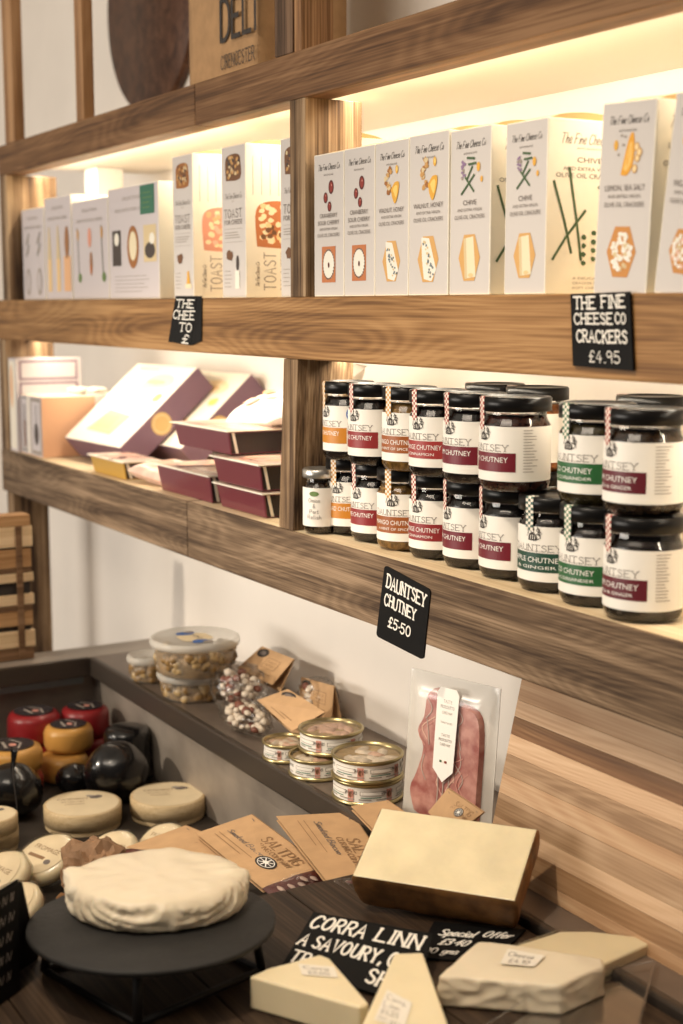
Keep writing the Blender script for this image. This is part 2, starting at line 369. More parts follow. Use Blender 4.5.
# ------------------------------------------------------------------ lettering
# single-stroke letters on a 4 x 6 grid; a stroke starting with 'c' is rounded
GL = {
 'A': [[(0, 0), (2, 6), (4, 0)], [(.7, 2.1), (3.3, 2.1)]], 'B': [[(0, 0), (0, 6)], ['c', (0, 6), (2.4, 6), (3.3, 4.6), (2.3, 3.2), (0, 3.1)], ['c', (0, 3.1), (2.6, 3.1), (3.8, 1.6), (2.6, 0), (0, 0)]],
 'C': [['c', (3.9, 4.9), (2.8, 6), (1.2, 5.8), (.1, 4), (.1, 2), (1.2, .2), (2.8, 0), (3.9, 1.1)]], 'D': [[(0, 0), (0, 6)], ['c', (0, 6), (2, 6), (3.7, 4.6), (3.7, 1.4), (2, 0), (0, 0)]],
 'E': [[(0, 0), (0, 6)], [(0, 6), (3.3, 6)], [(0, 3.1), (2.7, 3.1)], [(0, 0), (3.4, 0)]], 'F': [[(0, 0), (0, 6)], [(0, 6), (3.3, 6)], [(0, 3.1), (2.6, 3.1)]],
 'G': [['c', (3.8, 4.9), (2.7, 6), (1.1, 5.7), (.1, 4), (.1, 2), (1.2, .2), (2.8, .1), (3.8, 1.2), (3.8, 2.7)], [(2.2, 2.7), (3.8, 2.7)]], 'H': [[(0, 0), (0, 6)], [(3.7, 0), (3.7, 6)], [(0, 3.1), (3.7, 3.1)]],
 'I': [[(.6, 0), (.6, 6)]], 'K': [[(0, 0), (0, 6)], [(3.6, 6), (0, 2.6)], [(1.2, 3.7), (3.8, 0)]], 'L': [[(0, 6), (0, 0)], [(0, 0), (3.2, 0)]],
 'M': [[(0, 0), (.3, 6), (2.3, 1.4), (4.3, 6), (4.6, 0)]], 'N': [[(0, 0), (0, 6)], [(0, 6), (3.7, 0)], [(3.7, 0), (3.7, 6)]],
 'O': [['c', (2, 6), (.5, 5), (0, 3), (.5, 1), (2, 0), (3.5, 1), (4, 3), (3.5, 5), (2, 6)]], 'P': [[(0, 0), (0, 6)], ['c', (0, 6), (2.5, 6), (3.6, 4.4), (2.5, 2.8), (0, 2.7)]],
 'R': [[(0, 0), (0, 6)], ['c', (0, 6), (2.4, 6), (3.4, 4.6), (2.4, 3.1), (0, 3)], [(1.6, 3), (3.7, 0)]], 'S': [['c', (3.4, 5), (2.2, 6), (.7, 5.5), (.4, 4.2), (1.8, 3.2), (3.2, 2.3), (3.3, .9), (2, 0), (.2, .8)]],
 'T': [[(0, 6), (4, 6)], [(2, 6), (2, 0)]], 'U': [['c', (0, 6), (0, 2), (.8, .2), (1.9, 0), (3, .2), (3.7, 2), (3.7, 6)]], 'V': [[(0, 6), (2, 0), (4, 6)]], 'W': [[(0, 6), (1.2, 0), (2.5, 4.6), (3.8, 0), (5, 6)]],
 'Y': [[(0, 6), (2, 3)], [(4, 6), (2, 3)], [(2, 3), (2, 0)]], 'J': [['c', (2.6, 6), (2.6, 1.4), (1.4, 0), (.1, 1.2)]], 'X': [[(0, 0), (3.6, 6)], [(0, 6), (3.6, 0)]],
 '0': [['c', (1.8, 6), (.4, 5), (0, 3), (.4, 1), (1.8, 0), (3.2, 1), (3.6, 3), (3.2, 5), (1.8, 6)]], '3': [['c', (.2, 5.2), (1.6, 6), (3.1, 5), (2.6, 3.6), (1.3, 3.1), (3, 2.5), (3.3, 1), (1.8, 0), (.1, .8)]],
 '1': [[(.2, 4.6), (1.2, 6), (1.2, 0)]], '2': [['c', (.2, 4.8), (1.6, 6), (3, 4.8), (2.4, 2.8), (.1, .1)], [(.1, .1), (3.4, .1)]],
 '4': [[(2.6, 6), (0, 2), (3.6, 2)], [(2.7, 4), (2.5, 0)]], '5': [[(3.1, 6), (.6, 6), (.4, 3.4)], ['c', (.4, 3.4), (2, 3.8), (3.4, 2.3), (2.8, .6), (1.3, 0), (.1, .8)]],
 '9': [['c', (3.2, 4.6), (2, 6), (.4, 5.2), (.4, 3.5), (1.8, 2.8), (3.2, 4.2), (3.2, 5), (3.2, 0)]], '8': [['c', (1.8, 3.2), (.4, 4.4), (.8, 5.8), (1.8, 6), (2.9, 5.7), (3.2, 4.4), (1.8, 3.2), (.2, 1.9), (.4, .4), (1.8, 0), (3.2, .4), (3.4, 1.9), (1.8, 3.2)]],
 '£': [['c', (3.4, 5), (2.4, 6), (1.2, 5.2), (1.2, 3.6), (1.4, 1.6), (.3, 0)], [(.3, 0), (3.5, .1)], [(.1, 3), (2.6, 3)]], '.': [[(.3, .2), (.7, .2)]], '-': [[(.3, 2.6), (.8, 2.6)]], ',': [[(.6, .4), (.2, -1)]],
 '&': [['c', (3.8, 0), (1, 4.4), (1.4, 6), (2.5, 5.2), (.4, 2.4), (.4, .8), (1.6, 0), (3.4, 2.4)]],
 'a': [['c', (2.8, 3.2), (1.2, 3.6), (.1, 1.8), (1, 0), (2.6, 1.4), (2.8, 3.4), (2.8, .6), (3.3, 0)]], 'c': [['c', (2.6, 3), (1.2, 3.6), (.1, 1.8), (1.1, 0), (2.7, .7)]],
 'e': [['c', (.3, 1.7), (2.4, 2), (2.2, 3.5), (.9, 3.5), (.1, 1.7), (1.2, 0), (2.8, .7)]], 'f': [['c', (2.6, 5.4), (1.7, 6), (1.2, 4.6), (1.1, 0)], [(.2, 3.2), (2.4, 3.2)]],
 'g': [['c', (2.6, 3.1), (1.1, 3.6), (.1, 2), (1, .4), (2.5, 1.6), (2.7, 3.3), (2.6, -1), (1.2, -2), (.1, -1.2)]], 'h': [['c', (.1, 6), (.2, 0), (.4, 2.4), (1.6, 3.5), (2.4, 2.6), (2.5, 0)]],
 'i': [[(.4, 3.4), (.4, 0)], [(.4, 4.8), (.6, 5)]], 'k': [[(.1, 6), (.1, 0)], [(2.3, 3.4), (.2, 1.6), (2.5, 0)]], 'l': [['c', (.4, 6), (.3, 1), (1, 0)]],
 'm': [['c', (.1, 3.4), (.2, 0), (.5, 2.6), (1.5, 3.4), (2, 2.4), (2, 0), (2.3, 2.6), (3.3, 3.4), (3.8, 2.4), (3.8, 0)]], 'n': [['c', (.1, 3.4), (.2, 0), (.5, 2.6), (1.6, 3.4), (2.3, 2.4), (2.4, 0)]],
 'o': [['c', (1.3, 3.5), (.1, 1.8), (1.2, 0), (2.6, 1.6), (1.3, 3.5)]], 'p': [['c', (.1, 3.4), (.2, -2)], ['c', (.2, 2.4), (1.6, 3.6), (2.7, 1.8), (1.5, 0), (.2, 1)]],
 'r': [['c', (.1, 3.4), (.2, 0), (.6, 2.6), (2, 3.4)]], 's': [['c', (2.3, 2.9), (1.2, 3.6), (.3, 2.7), (1.4, 1.8), (2.4, .9), (1.2, 0), (.1, .6)]], 't': [['c', (1, 5.4), (.9, .8), (1.6, 0), (2.4, .5)], [(0, 3.6), (2.2, 3.6)]],
 'u': [['c', (.1, 3.4), (.3, .6), (1.2, 0), (2.3, 1.2), (2.4, 3.4), (2.5, 0)]], 'y': [['c', (.1, 3.4), (.6, 1), (1.6, .6), (2.5, 3.4), (1.8, -1), (.3, -2)]], 'q': [['c', (2.6, 3.1), (1.1, 3.6), (.1, 2), (1, .2), (2.5, 1.6), (2.7, 3.3), (2.6, -2)]],
 'b': [['c', (.1, 6), (.2, 0), (1.5, 0), (2.6, 1.7), (1.5, 3.4), (.3, 2)]], 'd': [['c', (2.6, 3), (1.2, 3.6), (.1, 1.8), (1.1, 0), (2.5, 1.4), (2.6, 6), (2.7, 0)]], 'w': [['c', (0, 3.4), (.8, 0), (1.8, 2.6), (2.8, 0), (3.6, 3.4)]],
}


def catmull(p, n=4):
    out = []
    for i in range(len(p) - 1):
        a = p[max(i - 1, 0)]; b = p[i]; c = p[i + 1]; d = p[min(i + 2, len(p) - 1)]
        for k in range(n):
            t = k / n
            out.append(tuple(.5 * ((2 * b[j]) + (-a[j] + c[j]) * t + (2 * a[j] - 5 * b[j] + 4 * c[j] - d[j]) * t * t + (-a[j] + 3 * b[j] - 3 * c[j] + d[j]) * t ** 3) for j in (0, 1)))
    out.append(p[-1]); return out


_FT = {}


def fontmesh(s):
    if s not in _FT:
        c = bpy.data.curves.new('t', 'FONT'); c.body = s; c.size = 1; c.align_x = 'CENTER'; c.resolution_u = 2
        o = bpy.data.objects.new('t', c); COL.objects.link(o)
        dg = bpy.context.evaluated_depsgraph_get(); me = bpy.data.meshes.new_from_object(o.evaluated_get(dg))
        vs = [(v.co.x, v.co.y) for v in me.vertices]; fs = [tuple(p.vertices) for p in me.polygons]
        bpy.data.objects.remove(o); bpy.data.curves.remove(c); bpy.data.meshes.remove(me); _FT[s] = (vs, fs)
    return _FT[s]


class Art:
    """flat printed artwork in metres, mapped onto a plane, a quad or a cylinder"""
    def __init__(s): s.el = []; s.n = 0

    def poly(s, pts, m): s.n += 1; s.el.append((list(pts), [tuple(range(len(pts)))], m, s.n))

    def rect(s, x0, y0, x1, y1, m, nx=1):
        pts = [(x0 + (x1 - x0) * i / nx, y0) for i in range(nx + 1)] + [(x0 + (x1 - x0) * i / nx, y1) for i in range(nx, -1, -1)]
        fs = [(i, i + 1, 2 * nx - i, 2 * nx + 1 - i) for i in range(nx)]
        s.n += 1; s.el.append((pts, fs, m, s.n))

    def ell(s, cx, cy, rx, ry, m, rot=0, n=18, jit=0):
        c, q = math.cos(rot), math.sin(rot); pts = []
        for i in range(n):
            a = 2 * math.pi * i / n; k = 1 + (R.random() - .5) * jit
            x = rx * k * math.cos(a); y = ry * k * math.sin(a); pts.append((cx + x * c - y * q, cy + x * q + y * c))
        s.poly(pts, m)

    def hexa(s, cx, cy, w, h, m): s.poly([(cx - w * .25, cy - h / 2), (cx + w * .25, cy - h / 2), (cx + w / 2, cy), (cx + w * .25, cy + h / 2), (cx - w * .25, cy + h / 2), (cx - w / 2, cy)], m)

    def stroke(s, pts, w, m):
        n = len(pts); L = []; Q = []
        for i in range(n):
            a = pts[max(i - 1, 0)]; b = pts[min(i + 1, n - 1)]; dx, dy = b[0] - a[0], b[1] - a[1]; l = math.hypot(dx, dy) or 1
            ex = ey = 0
            if i == 0: ex, ey = -dx / l * w * .4, -dy / l * w * .4
            if i == n - 1: ex, ey = dx / l * w * .4, dy / l * w * .4
            L.append((pts[i][0] - dy / l * w / 2 + ex, pts[i][1] + dx / l * w / 2 + ey)); Q.append((pts[i][0] + dy / l * w / 2 + ex, pts[i][1] - dx / l * w / 2 + ey))
        s.n += .15; s.el.append((L + Q, [(n + i, n + i + 1, i + 1, i) for i in range(n - 1)], m, s.n))

    def hand(s, txt, x, y, h, m, w=.12, serif=0, slant=0, width=None, squeeze=1, wob=0, base=None):
        """stroke lettering from left x, baseline y, cap height h"""
        adv = 0; gl = []
        for ch in txt:
            if ch == ' ': adv += 2.6; continue
            g = GL[ch]; wd = max(p[0] for st in g for p in st if p != 'c'); gl.append((ch, adv)); adv += wd + (1.5 if ch.isupper() or ch.isdigit() else 1.0)
        k = h / 6; kx = k * squeeze
        if width: kx = width / max(adv - 1, 1)
        for ch, ax in gl:
            dy = (R.random() - .5) * wob * h; rt = (R.random() - .5) * wob
            for st in GL[ch]:
                cv = st[0] == 'c'; pts = catmull(st[1:]) if cv else st
                T = lambda p: (x + kx * (ax + p[0]) + k * p[1] * (slant + rt), y + dy + k * p[1] + (base(x + kx * (ax + p[0])) if base else 0))
                s.stroke([T(p) for p in pts], w * h, m)
                if serif and not cv:
                    for p in (st[0], st[-1]):
                        if p[1] in (0, 6): s.stroke([T((p[0] - serif, p[1])), T((p[0] + serif, p[1]))], w * h * .85, m)
        return kx * adv

    def text(s, t, cx, y, h, m, width=None, sh=0, sx=1):
        vs, fs = fontmesh(t)
        if not vs: return
        k = h / .7; kx = k * sx
        if width: kx = width / max(1e-6, max(v[0] for v in vs) - min(v[0] for v in vs))
        s.n += 1; s.el.append(([(cx + v[0] * kx + v[1] * k * sh, y + v[1] * k) for v in vs], fs, m, s.n))

    def lines(s, x0, x1, y0, y1, n, m, w):
        for i in range(n):
            y = y1 + (y0 - y1) * (i + .5) / n
            s.rect(x0, y - w / 2, x0 + (x1 - x0) * (.7 + .3 * R.random()), y + w / 2, m)

    def build(s, name, fn, parent, label=None, o=(0, 0, 0)):
        me = bpy.data.meshes.new(name); V = []; Fc = []; mi = []; ms = []; o = Vector(o)
        top = max([e[3] for e in s.el] + [1])
        for pts, fs, m, l in s.el:
            if m not in ms: ms.append(m)
            b = len(V); V += [Vector(fn(p[0], p[1], .00025 + .0005 * l / top)) - o for p in pts]
            for f in fs: Fc.append(tuple(b + i for i in f)); mi.append(ms.index(m))
        me.from_pydata(V, [], Fc); me.polygons.foreach_set('material_index', mi)
        for m in ms: me.materials.append(M[m])
        ob = bpy.data.objects.new(name, me); COL.objects.link(ob); ob.parent = parent
        return props(ob, label)


def plane_fn(O, ex, ey):
    O, ex, ey = Vector(O), Vector(ex).normalized(), Vector(ey).normalized(); n = ex.cross(ey)
    return lambda x, y, d: O + ex * x + ey * y + n * d


def quad_fn(P):
    """P: bottom-left, bottom-right, top-right, top-left as seen; x, y in 0..1"""
    a, b, c, e = [Vector(p) for p in P]; n = (b - a).cross(e - a).normalized()
    return lambda x, y, d: (a * (1 - x) + b * x) * (1 - y) + (e * (1 - x) + c * x) * y + n * d


def cyl_fn(r, c=(0, 0, 0)):
    c = Vector(c)
    return lambda x, y, d: c + Vector(((r + d) * math.sin(x / r), -(r + d) * math.cos(x / r), y))


def card(mb, P, t, m, bev=0):
    """thin slab with its face on quad P (bl, br, tr, tl seen from the front), thickness t behind"""
    a, b, c, e = [Vector(p) for p in P]; n = (b - a).cross(e - a).normalized() * t
    mb.hexa([a - n, b - n, c - n, e - n, a, b, c, e], m, bev)


def crumple(o, amp, sc, sub=2, seed=0, keep=0):
    """break a mesh into fine facets and fold it like paper"""
    bm = bmesh.new(); bm.from_mesh(o.data)
    bmesh.ops.subdivide_edges(bm, edges=bm.edges[:], cuts=sub, use_grid_fill=True)
    bm.normal_update(); off = Vector((seed * 7.1, seed * 3.3, seed))
    for v in bm.verts:
        q = v.co * sc + off
        r = 1 - abs(noise.noise(q)) * 2.2; r2 = noise.noise(q * 2.3 + Vector((9, 9, 9)))
        v.co += v.normal * amp * (r * .8 + r2 * .6 - .4)
    for f in bm.faces: f.smooth = True
    bm.to_mesh(o.data); bm.free()
    return o

# ================================================================== the setting
def struct(name, mb):
    o = mb.build(name); props(o, kind='structure'); return o


b = MB(); b.box((-4.2, 1.10, -1.55), (.6, 1.2, 1.3), 'wall_white'); struct('wall_back', b)
b = MB(); b.box((-4.3, -2.6, -1.55), (-4.2, 1.2, 1.3), 'wall_white'); struct('wall_left', b)
b = MB(); b.box((-2.95, .955, -1.55), (.6, 1.10, -.30), 'wall_white'); struct('trim_1', b)
b = MB(); b.box((-4.3, -2.6, -1.60), (.6, 1.2, -1.55), 'floor_stone'); struct('floor', b)
b = MB(); b.box((-4.3, -2.6, 1.3), (.6, 1.2, 1.35), 'ceiling_white'); struct('ceiling', b)

# ------------------------------------------------------------------ shelving
sh = thing('wall_shelving', 'rough timber wall shelving of three long beams and upright posts', 'shelving', (-1.6, .8, -1.55))
so = (-1.6, .8, -1.55)


def beam(x0, x1, z0, z1, m, seed):
    q = MB((x0, .8, z0)); q.box((x0, .8, z0), (x1, .838, z1), m, .0025, {1: 'pine_and_lit_edge'})  # pale top face paints the shelf light onto the beam's upper edge
    o = q.build('beam', sh); o.location = Vector((x0, .8, z0)) - Vector(so)
    return o


beam(-2.604, -1.747, .2335, .2865, 'beam_brown', 1); beam(-1.7455, -.40, .2335, .2865, 'beam_brown', 2)
beam(-2.645, -.40, -.0617, .0105, 'beam_warm', 3)
beam(-2.645, -1.792, -.3465, -.2675, 'beam_grey', 4); beam(-1.7905, -.40, -.3465, -.2675, 'beam_grey', 5)


def shpart(name, a, c, m, bev=.001, fm=None):
    q = MB(a); q.box(a, c, m, bev, fm); o = q.build(name, sh); o.location = Vector(a) - Vector(so); return o


shpart('shelf_board', (-2.604, .8385, .250), (-.40, 1.0995, .283), 'pine_and_lit_edge', .001, {0: 'soffit'})
shpart('shelf_board', (-2.604, .8385, -.022), (-.40, 1.0995, .0095), 'pine_and_lit_edge', .001, {0: 'soffit'})
shpart('shelf_board', (-2.645, .8385, -.300), (-.40, 1.0995, -.2685), 'pine_and_lit_edge', .001, {0: 'soffit'})
# uprights: middle post (between each pair of beams) and the end post, studs of the top bay
shpart('post', (-1.487, .801, .0105), (-1.4505, .8765, .2335), 'post_wood'); pl_ = MB((-1.5, .801, -.267)); pl_.hexa([(-1.5200, .801, -.267), (-1.4840, .801, -.267), (-1.4840, .8775, -.267), (-1.5200, .8775, -.267), (-1.5050, .801, -.062), (-1.4700, .801, -.062), (-1.4700, .8775, -.062), (-1.5050, .8775, -.062)], 'post_wood', .001)
po_ = pl_.build('post', sh); po_.location = Vector((-1.5, .801, -.267)) - Vector(so)
shpart('post', (-1.523, .801, .2868), (-1.4795, .8180, .70), 'dark_stud'); shpart('post', (-1.479, .803, .2868), (-1.462, .845, .70), 'stud_wood')
shpart('post', (-2.603, .801, .0107), (-2.563, .895, .2333), 'post_wood'); shpart('post', (-2.643, .801, -.2670), (-2.6035, .895, -.0620), 'post_wood')
shpart('post', (-2.620, .801, -1.55), (-2.580, .868, -.3470), 'post_wood')
shpart('post', (-2.563, .95, .0107), (-2.50, 1.0, .2490), 'soffit')
shpart('post', (-2.560, .801, .2868), (-2.505, .8195, .85), 'stud_wood'); shpart('post', (-2.192, .801, .2868), (-2.160, .8195, .85), 'stud_wood')
shpart('light_strip', (-2.55, .852, .2455), (-.55, .872, .2498), 'alu', 0); shpart('light_strip', (-2.55, .852, -.0520), (-.55, .872, -.0222), 'alu', 0)

# ------------------------------------------------------------------ serve-over counter
RZ = -.56
FZ = -.70
co = (-1.5, .4, -1.55)
ct = thing('display_counter', 'dark steel serve-over counter with sunken display well', 'counter', co)


def ctpart(name, mb): return mb.build(name, ct)


q = MB(co)
q.box((-2.115, .7790, -.5725), (-.45, .9545, -.555), 'steel_dark', .0015); ctpart('back_ledge', q)
q = MB(co)
q.box((-2.110, .7690, -.5850), (-.45, .7785, -.5535), 'steel_lip', .003); ctpart('ledge_lip', q)
q = MB(co)
q.hexa([(-2.16, .795, -.70), (-.45, .795, -.70), (-.45, .815, -.70), (-2.16, .815, -.70), (-2.16, .783, -.573), (-.45, .783, -.573), (-.45, .80, -.573), (-2.16, .80, -.573)], 'steel_brushed'); ctpart('back_panel', q)
q = MB(co)
q.box((-2.186, -.05, -.5725), (-2.1155, .9545, -.555), 'steel_rim', .0015); ctpart('end_ledge', q)
q = MB(co)
q.box((-2.1155, -.05, -.5840), (-2.106, .7685, -.5535), 'steel_lip', .002); ctpart('ledge_lip', q)
q = MB(co)
q.hexa([(-2.175, -.05, -.70), (-2.162, -.05, -.70), (-2.162, .794, -.70), (-2.175, .794, -.70), (-2.14, -.05, -.5735), (-2.127, -.05, -.5735), (-2.127, .794, -.5735), (-2.14, .794, -.5735)], 'steel_brushed'); ctpart('end_panel', q)
q = MB(co)
q.box((-2.132, .0, -.600), (-2.1285, .765, -.5845), 'blue_tape'); ctpart('seal_strip', q)
q = MB(co)
q.box((-2.18, -.06, -.725), (-.45, .955, -.70), 'pan_floor'); ctpart('well_floor', q)
q = MB(co)
q.box((-2.18, -.08, -1.55), (-.45, .95, -.7255), 'steel_dark', .003); ctpart('cabinet', q)
q = MB(co)
q.box((-2.18, -.08, -.70), (-.45, -.05, -.46), 'steel_lip', .003); ctpart('front_shade_panel', q)  # unseen front, made taller to keep the front fill off the well floor

# raised wooden display tray
to = (-1.0, .45, FZ)
q = MB(to)
for i in range(5):
    y0 = .02 + i * .149
    q.box((-1.16, y0, -.578), (-.50, y0 + .1475, RZ), 'tray_wood', .0012)
tr = thing('display_tray', 'dark stained plank riser in the near part of the display well', 'tray', to)
q.build('planks', tr)
for x in (-1.13, -.56):
    q = MB(to); q.box((x, .03, FZ), (x + .03, .76, -.5785), 'tray_wood', .001); q.build('bearer', tr)

# ------------------------------------------------------------------ top shelf
# round board leaning on the wall
BRD_L = at(110, 20, y=1.085)
rr = .205
BRD = (BRD_L.x + rr, 1.0885, BRD_L.z - rr)
rb = thing('round_board', 'dark brown round wooden board hung on the wall behind the lettered bag', 'board', BRD, rot=(0, 0, 0))
q = MB()
q.lathe([(0, -.010), (rr - .004, -.010), (rr, -.006), (rr, .006), (rr - .004, .010), (0, .010)], 'round_board', (0, 0, 0), 72)
o = q.build('disc', rb); o.rotation_euler = (math.radians(90), 0, 0); o.location = (0, 0, rr + .001)

# lettered hessian bag
pl = at(190, 60, y=.865); pr = at(259, 60, y=.865)
bo = (pl.x, .865, .2835)
bg = thing('hessian_bag', 'tan cloth bag with black hand lettering on the top shelf', 'bag', bo)
bw = pr.x - pl.x
q = MB()
nb = 14
q.grid(lambda u, v: Vector((bw * u, -.004 * math.sin(3.1 * u) * (1 + .5 * math.sin(7 * v)), .001 + .34 * v)), nb, 14, 'hessian')
q.grid(lambda u, v: Vector((bw + .020 * math.sin(3.14 * u) * -(.4 + .3 * v), .13 * u, .001 + .34 * v)), 8, 14, 'hessian')
q.grid(lambda u, v: Vector((bw * (1 - u), .13 + .006 * math.sin(3.1 * u), .001 + .34 * v)), nb, 14, 'hessian')
q.grid(lambda u, v: Vector((0, .13 * (1 - u), .001 + .34 * v)), 8, 14, 'hessian')
q.face([(0, .13, .001), (bw, .13, .001), (bw, 0, .001), (0, 0, .001)], 'hessian')
q.build('bag_body', bg, solid=.0015)
a = Art()
zz = lambda v: at(225, v, y=.865).z - .2835
a.hand('DELI', .118, zz(42), zz(3) - zz(42), 'ink', .13, 0, 0, .105)
a.hand('CIRENCESTER', .118, zz(71), zz(58) - zz(71), 'ink', .10, 0, 0, .10)
a.hand('(O)', .125, zz(-8), .028, 'ink', .2) if False else None
a.build('lettering', plane_fn((0, -.0082, 0), (1, 0, 0), (0, 0, 1)), bg)


# ------------------------------------------------------------------ cartons on the middle shelf
SH2 = .0107


def rounded(pts, r=.3): return catmull(pts + [pts[0]], 3)


def cracker_picture(a, kind, cx, cy, s):
    """the round cheese-and-cracker picture near the foot of a carton"""
    if kind == 'cranberry':
        a.rect(cx - .46 * s, cy - .60 * s, cx + .46 * s, cy + .60 * s, 'p_terra')
        a.ell(cx, cy, .40 * s, .50 * s, 'p_grey', jit=.12, n=30); a.ell(cx, cy, .36 * s, .46 * s, 'p_white', jit=.05, n=30)
        for i in range(26):
            t = i * .2417; a.ell(cx + .38 * s * math.cos(t), cy + .48 * s * math.sin(t), .035 * s, .03 * s, 'p_brown')
        a.ell(cx + .02 * s, cy - .02 * s, .05 * s, .09 * s, 'p_darkred')
    elif kind == 'walnut':
        a.hexa(cx, cy, 1.06 * s, 1.28 * s, 'p_cracker2')
        a.poly([(cx - .34 * s, cy + .62 * s), (cx + .05 * s, cy + .58 * s), (cx + .42 * s, cy - .30 * s), (cx + .18 * s, cy - .62 * s), (cx - .20 * s, cy - .55 * s), (cx - .30 * s, cy)], 'p_white')
        for i in range(30):
            t = R.random(); a.ell(cx + (-.2 + .45 * t + (R.random() - .5) * .3) * s, cy + (.5 - 1.0 * t) * s, .045 * s, .035 * s, R.choice(['p_blue', 'p_blue', 'p_cheese2']), jit=.5, n=7)
    elif kind == 'chive':
        a.hexa(cx, cy, 1.06 * s, 1.32 * s, 'p_cracker2'); a.poly([(cx - .28 * s, cy + .55 * s), (cx + .20 * s, cy + .60 * s), (cx + .34 * s, cy - .55 * s), (cx - .20 * s, cy - .6 * s)], 'p_cheese')
        a.poly([(cx - .28 * s, cy + .55 * s), (cx - .16 * s, cy + .56 * s), (cx - .08 * s, cy - .58 * s), (cx - .20 * s, cy - .6 * s)], 'p_cheese2')
        a.ell(cx + .1 * s, cy - .5 * s, .12 * s, .06 * s, 'p_sand')
    else:
        a.hexa(cx, cy, 1.10 * s, 1.26 * s, 'p_cracker')
        for i in range(60):
            t = R.random() * 6.283; k = R.random() ** .5
            a.ell(cx + .40 * s * k * math.cos(t), cy + .46 * s * k * math.sin(t), .075 * s, .06 * s, R.choice(['p_white', 'p_white', 'cream_label', 'p_cheese2', 'p_pink2' if kind == 'fig' else 'p_white']), jit=.5, n=8)


def flavour_picture(a, kind, cx, cy, s):
    if kind == 'cranberry':
        for dx, dy, r in ((.26, .34, .30), (-.30, -.16, .24), (.10, -.62, .22)):
            a.ell(cx + dx * s, cy + dy * s, r * s * .85, r * s * 1.15, 'p_darkred'); a.ell(cx + (dx + .02) * s, cy + dy * s, r * s * .6, r * s * .85, 'p_red'); a.ell(cx + (dx + .05) * s, cy + (dy + .10) * s, r * s * .13, r * s * .18, 'p_peel')
    elif kind == 'walnut':
        for i in range(26):
            t = R.random(); a.ell(cx + (-.34 + .18 * math.sin(t * 9) + (R.random() - .5) * .2) * s, cy + (-.35 + 1.2 * t) * s, .14 * s, .12 * s, R.choice(['p_walnut', 'p_walnut2', 'p_walnut', 'p_cheese2']), jit=.6, n=8)
        a.ell(cx + .48 * s, cy + .72 * s, .12 * s, .2 * s, 'p_honey'); a.ell(cx + .5 * s, cy + .75 * s, .07 * s, .12 * s, 'p_honey2')
        a.poly(rounded([(cx - .02 * s, cy - .2 * s), (cx + .3 * s, cy + .12 * s), (cx + .68 * s, cy + .1 * s), (cx + .62 * s, cy - .4 * s), (cx + .35 * s, cy - .88 * s), (cx + .1 * s, cy - .6 * s)]), 'p_honey')
        a.poly(rounded([(cx + .14 * s, cy - .2 * s), (cx + .36 * s, cy - .02 * s), (cx + .55 * s, cy - .1 * s), (cx + .42 * s, cy - .6 * s)]), 'p_honey2')
    elif kind == 'chive':
        for i in range(16): a.ell(cx + (-.48 + (R.random() - .5) * .26) * s, cy + (-.12 + .75 * R.random()) * s, .085 * s, .06 * s, R.choice(['p_purple', 'p_purple', 'ink_pale']), jit=.4, n=8)
        for x0, y0, x1, y1 in ((-.2, .78, .30, .72), (-.1, .50, .42, .52), (-.2, -.1, .16, .38), (-.62, -.74, .30, .02), (-.34, -.05, .28, -.66)):
            a.stroke([(cx + x0 * s, cy + y0 * s), (cx + x1 * s, cy + y1 * s)], .10 * s, 'p_green')
        a.ell(cx + .62 * s, cy + .35 * s, .13 * s, .2 * s, 'p_honey'); a.ell(cx + .86 * s, cy - .18 * s, .09 * s, .13 * s, 'p_honey')
    else:
        fig = kind == 'fig'
        a.poly(rounded([(cx - .28 * s, cy - .65 * s), (cx + .1 * s, cy + .7 * s), (cx + .36 * s, cy + .82 * s), (cx + .42 * s, cy - .1 * s), (cx + .12 * s, cy - .66 * s)]), 'p_red' if fig else 'p_orange')
        a.poly(rounded([(cx - .12 * s, cy - .45 * s), (cx + .14 * s, cy + .45 * s), (cx + .28 * s, cy + .5 * s), (cx + .30 * s, cy - .1 * s), (cx + .06 * s, cy - .5 * s)]), 'p_pink' if fig else 'p_orange2')
        for k in range(3): a.stroke([(cx + .06 * s, cy - .35 * s), (cx + (.0 + .12 * k) * s, cy + .38 * s)], .025 * s, 'p_orange')
        a.ell(cx - .62 * s, cy + .45 * s, .12 * s, .2 * s, 'p_honey')
        for dx, dy in ((-.32, .8), (-.2, .45), (-.45, .1), (-.12, .75)): a.ell(cx + dx * s, cy + dy * s, .07 * s, .05 * s, 'ink_pale')
        for dx, dy in ((.55, .35), (.62, -.05), (.5, -.45), (.72, .15)):
            a.ell(cx + dx * s, cy + dy * s, .15 * s, .17 * s, 'p_walnut2'); a.ell(cx + dx * s, cy + dy * s, .10 * s, .12 * s, 'p_lemon')


FLAV = {'cranberry': ['CRANBERRY', 'SOUR CHERRY'], 'walnut': ['WALNUT, HONEY'], 'chive': ['CHIVE'], 'lemon': ['LEMON, SEA SALT'], 'fig': ['FIG, HONEY']}


